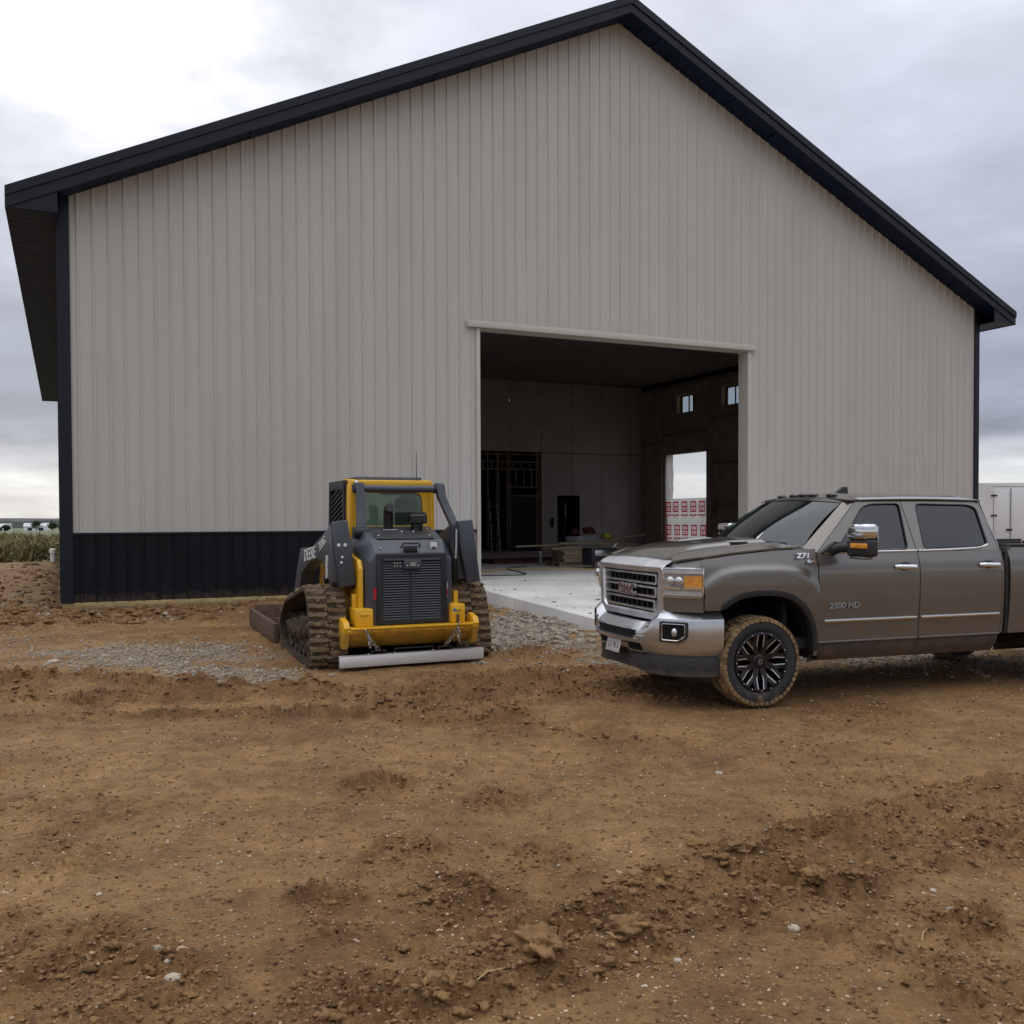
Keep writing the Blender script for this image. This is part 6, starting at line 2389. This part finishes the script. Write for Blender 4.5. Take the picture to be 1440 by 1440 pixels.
        for v_ in range(4):
            q_ = MB()
            rs = np.random.RandomState(v_ + 5)
            base = lm.v
            n_ = 7
            prof = [(-.036, -.006), (-.022, .030), (.014, .034), (.032, -.006)]
            q_.grid(n_, 4, lambda u, w: (lambda i, j: (-.105 + .21 * u, prof[j][0] + rs.uniform(-.006, .006), prof[j][1] + rs.uniform(-.010, .006)))(int(round(u * (n_ - 1))), int(round(w * 3))))
            for e in (0, n_ - 1):
                q_.f.append(tuple(e * 4 + j for j in range(4)))
            variants.append(q_.mesh('tread_lug', MT['mudtrack'], smooth=True, ang=40))
        for k in range(nl):
            for side in (-1, 1):
                q = (k + (.5 if side > 0 else 0)) * pitch
                y, z = hp(q)
                y2, z2 = hp(q + .03)
                y1, z1 = hp(q - .03)
                a = math.atan2(z2 - z1, y2 - y1)
                # outward normal is (tz, -ty): flip the lug so that +z points outward
                o = put('tread_lug', variants[(k * 2 + side) % 4 if side > 0 else (k * 3) % 4], tr, (xc + side * .112, y, z), (a + math.pi, 0, 0), (1, 1, random.uniform(.75, 1.15)))
        for cy, cz, r_ in circ[:3]:
            m_ = MB()
            r2 = r_ - .04
            m_.lathe([(.03, -.12), (r2 * .5, -.13), (r2 * .6, -.09), (r2 - .03, -.09), (r2, -.12), (r2, .12), (r2 - .03, .09), (r2 * .6, .09), (r2 * .5, .13), (.03, .12)], 'x', 24, (xc, cy, cz))
            m_.build('track_wheel', MT['mudtrackdark'], tr)
        for cy in (.72, 1.0, 1.28, 1.56):
            m_ = MB()
            m_.lathe([(.03, -.13), (.11, -.13), (.12, -.11), (.12, .11), (.11, .13), (.03, .13)], 'x', 16, (xc, cy, .16))
            m_.build('track_roller', MT['mudtrackdark'], tr)
        m_ = MB()
        m_.prism([(.30, .28), (.55, .55), (1.2, .52), (2.0, .34), (1.9, .22), (.45, .20)], 'x', xc - .09, xc + .11)
        m_.build('track_frame', MT['mudtrackdark'], tr, bevel=.02)
        lumps = MB()
        Vl, Fl = ICO[1]
        for q in range(420):
            qq = RNG.uniform(0, per)
            y, z = hp(qq)
            y2, z2 = hp(qq + .02)
            y1, z1 = hp(qq - .02)
            k_ = math.hypot(y2 - y1, z2 - z1)
            ny, nz = (z2 - z1) / k_, -(y2 - y1) / k_
            s_ = .010 + .028 * RNG.uniform() ** 3
            d_ = 1 + .4 * RNG.uniform(-1, 1, len(Vl))
            P_ = Vl * d_[:, None] * s_ * np.array([1.5, 1, 1])
            o_ = RNG.uniform(.0, .03)
            lumps.add((P_ + np.array([xc + RNG.uniform(-.22, .22), y + ny * o_, z + nz * o_])).tolist(), Fl.tolist())
        tag(lumps.build('mud_lumps', MT['mudtrack'], tr, smooth=False), kind='stuff')
        # mud packed between the rollers
        V, F = ICO[3]
        for q, (cy, cz, r_) in enumerate(((.45, .42, .16), (.9, .40, .18), (1.4, .35, .17), (1.8, .32, .14))):
            d = 1 + .35 * perlin(V[:, 0] * 1.5 + q, V[:, 1] * 1.5 + V[:, 2], 1.7, q) + .25 * perlin(V[:, 0] * 3 + V[:, 2], V[:, 1] * 3, 1.9, q + 4)
            P = V * d[:, None] * np.array([.22, r_ * 1.6, r_])
            P = P + np.array([xc, cy, cz])
            me = bpy.data.meshes.new('packed_mud')
            me.from_pydata(P.tolist(), [], F.tolist())
            me.polygons.foreach_set('use_smooth', np.ones(len(F), dtype=bool))
            me.materials.append(MT['mudtrackdark'])
            put('packed_mud', me, tr)
    MB().box(-.62, .62, .3, 2.2, .26, .36).build('belly_plate', MT['mudtrackdark'], T, smooth=False)


make_loader()

# ---------------------------------------------------------------- levelling bar and chains hung on the loader
bar = thing('drag_bar', 'bright bare metal levelling bar lying on the ground behind the track loader', 'metal bar', (-1.175, 11.455, 0.0), R(25.3))
MB().box(-.90, .90, -.022, .022, .022, .150).build('beam', MT['steelbar'], bar, bevel=.004)
MB().box(-.90, .90, -.022, .06, .150, .156).build('flange', MT['steelbar'], bar, smooth=False)
MB().box(-.86, .86, .024, .09, .03, .145).build('bar_shade', MT['dark'], bar, smooth=False)  # near-black block added for the shade behind the beam
for x_ in (-.43, .40):
    m_ = MB()
    m_.box(x_ - .09, x_ + .09, -.015, .04, .19, .205)
    m_.box(x_ - .09, x_ - .072, -.01, .03, .158, .19)
    m_.box(x_ + .072, x_ + .09, -.01, .03, .158, .19)
    m_.build('bracket', MT['charcoaldark'], bar, bevel=.003)
m_ = MB()
m_.tube([(-.24, .0, .157), (-.24, .0, .21), (.25, .0, .21), (.25, .0, .157)], .008, 8)
m_.build('handle_rod', MT['charcoaldark'], bar)
for x_ in (-.235, .245, -.55, .52):
    MB().sphere((x_, .0, .163), .012, 8, 5).build('bolt', MT['chainsteel'], bar)


def lpt(l, q, z):
    return Vector((LC[0] + math.cos(LY_) * l - math.sin(LY_) * q, LC[1] + math.sin(LY_) * l + math.cos(LY_) * q, z - .01))


lk_ = MB()
pt_ = []
for a in np.linspace(0, 2 * math.pi, 17)[:-1]:
    c_, s_ = math.cos(a), math.sin(a)
    pt_.append((.017 * c_, 0, .018 * s_ + (.018 if s_ > 0 else -.018) * (1 if abs(s_) > .05 else 0)))
lk_.tube(pt_, .0062, 6, closed=True)
LME = lk_.mesh('chain_link', MT['chainsteel'])


def chain(label, p0, p1, tail, extra):
    t = thing('chain', label, 'chain', p0, 0, 'chains hanging from the loader bumper')

    def run(a, b, sag):
        L_ = (b - a).length * 1.03
        n = max(3, int(L_ / .049))
        ps = [a.lerp(b, i / n) - Vector((0, 0, sag * 4 * (i / n) * (1 - i / n))) for i in range(n + 1)]
        for i in range(n):
            m = (ps[i] + ps[i + 1]) / 2
            d = (ps[i + 1] - ps[i]).normalized()
            q = d.to_track_quat('Z', 'Y')
            o = put('chain_link', LME, t)
            o.matrix_local = Matrix.Translation(m - p0) @ q.to_matrix().to_4x4() @ Matrix.Rotation(R(90) * (i % 2) + R(20), 4, 'Z')
    run(p0, p1, .025)
    a = p0.lerp(p1, tail)
    run(a, a + Vector((.01, 0, -extra)), 0)
    return t


cb = math.cos(R(25.3)), math.sin(R(25.3))


def barpt(x, z):
    return Vector((-1.175 + cb[0] * x, 11.455 + cb[1] * x - .01, z))


chain('galvanised chain hanging from the left of the yellow bumper to the metal bar', lpt(-.60, -.20, .475), barpt(-.43, .215), .30, .13)
chain('galvanised chain hanging from the right of the yellow bumper to the metal bar', lpt(.56, -.19, .50), barpt(.40, .215), .12, .18)

# ---------------------------------------------------------------- land-levelling frame in front of the loader
gx_ = thing('grading_frame', 'rusty brown steel grading frame mounted ahead of the loader, left of its track', 'grading frame', (LC[0], LC[1], 0.0), LY_)
for l in (-1.2, 1.2):
    MB().box(l - .035, l + .035, 2.45, 4.95, .03, .30).build('side_rail', MT['rust'], gx_, bevel=.008)
for q in (2.75, 3.7, 4.9):
    MB().box(-1.163, 1.163, q - .03, q + .03, .05, .36 if q > 4 else .26).build('cross_blade', MT['rust'], gx_, bevel=.008)
MB().box(-.55, .55, 2.72, 2.78, .27, .8).build('mount_plate', MT['rust'], gx_, bevel=.01)
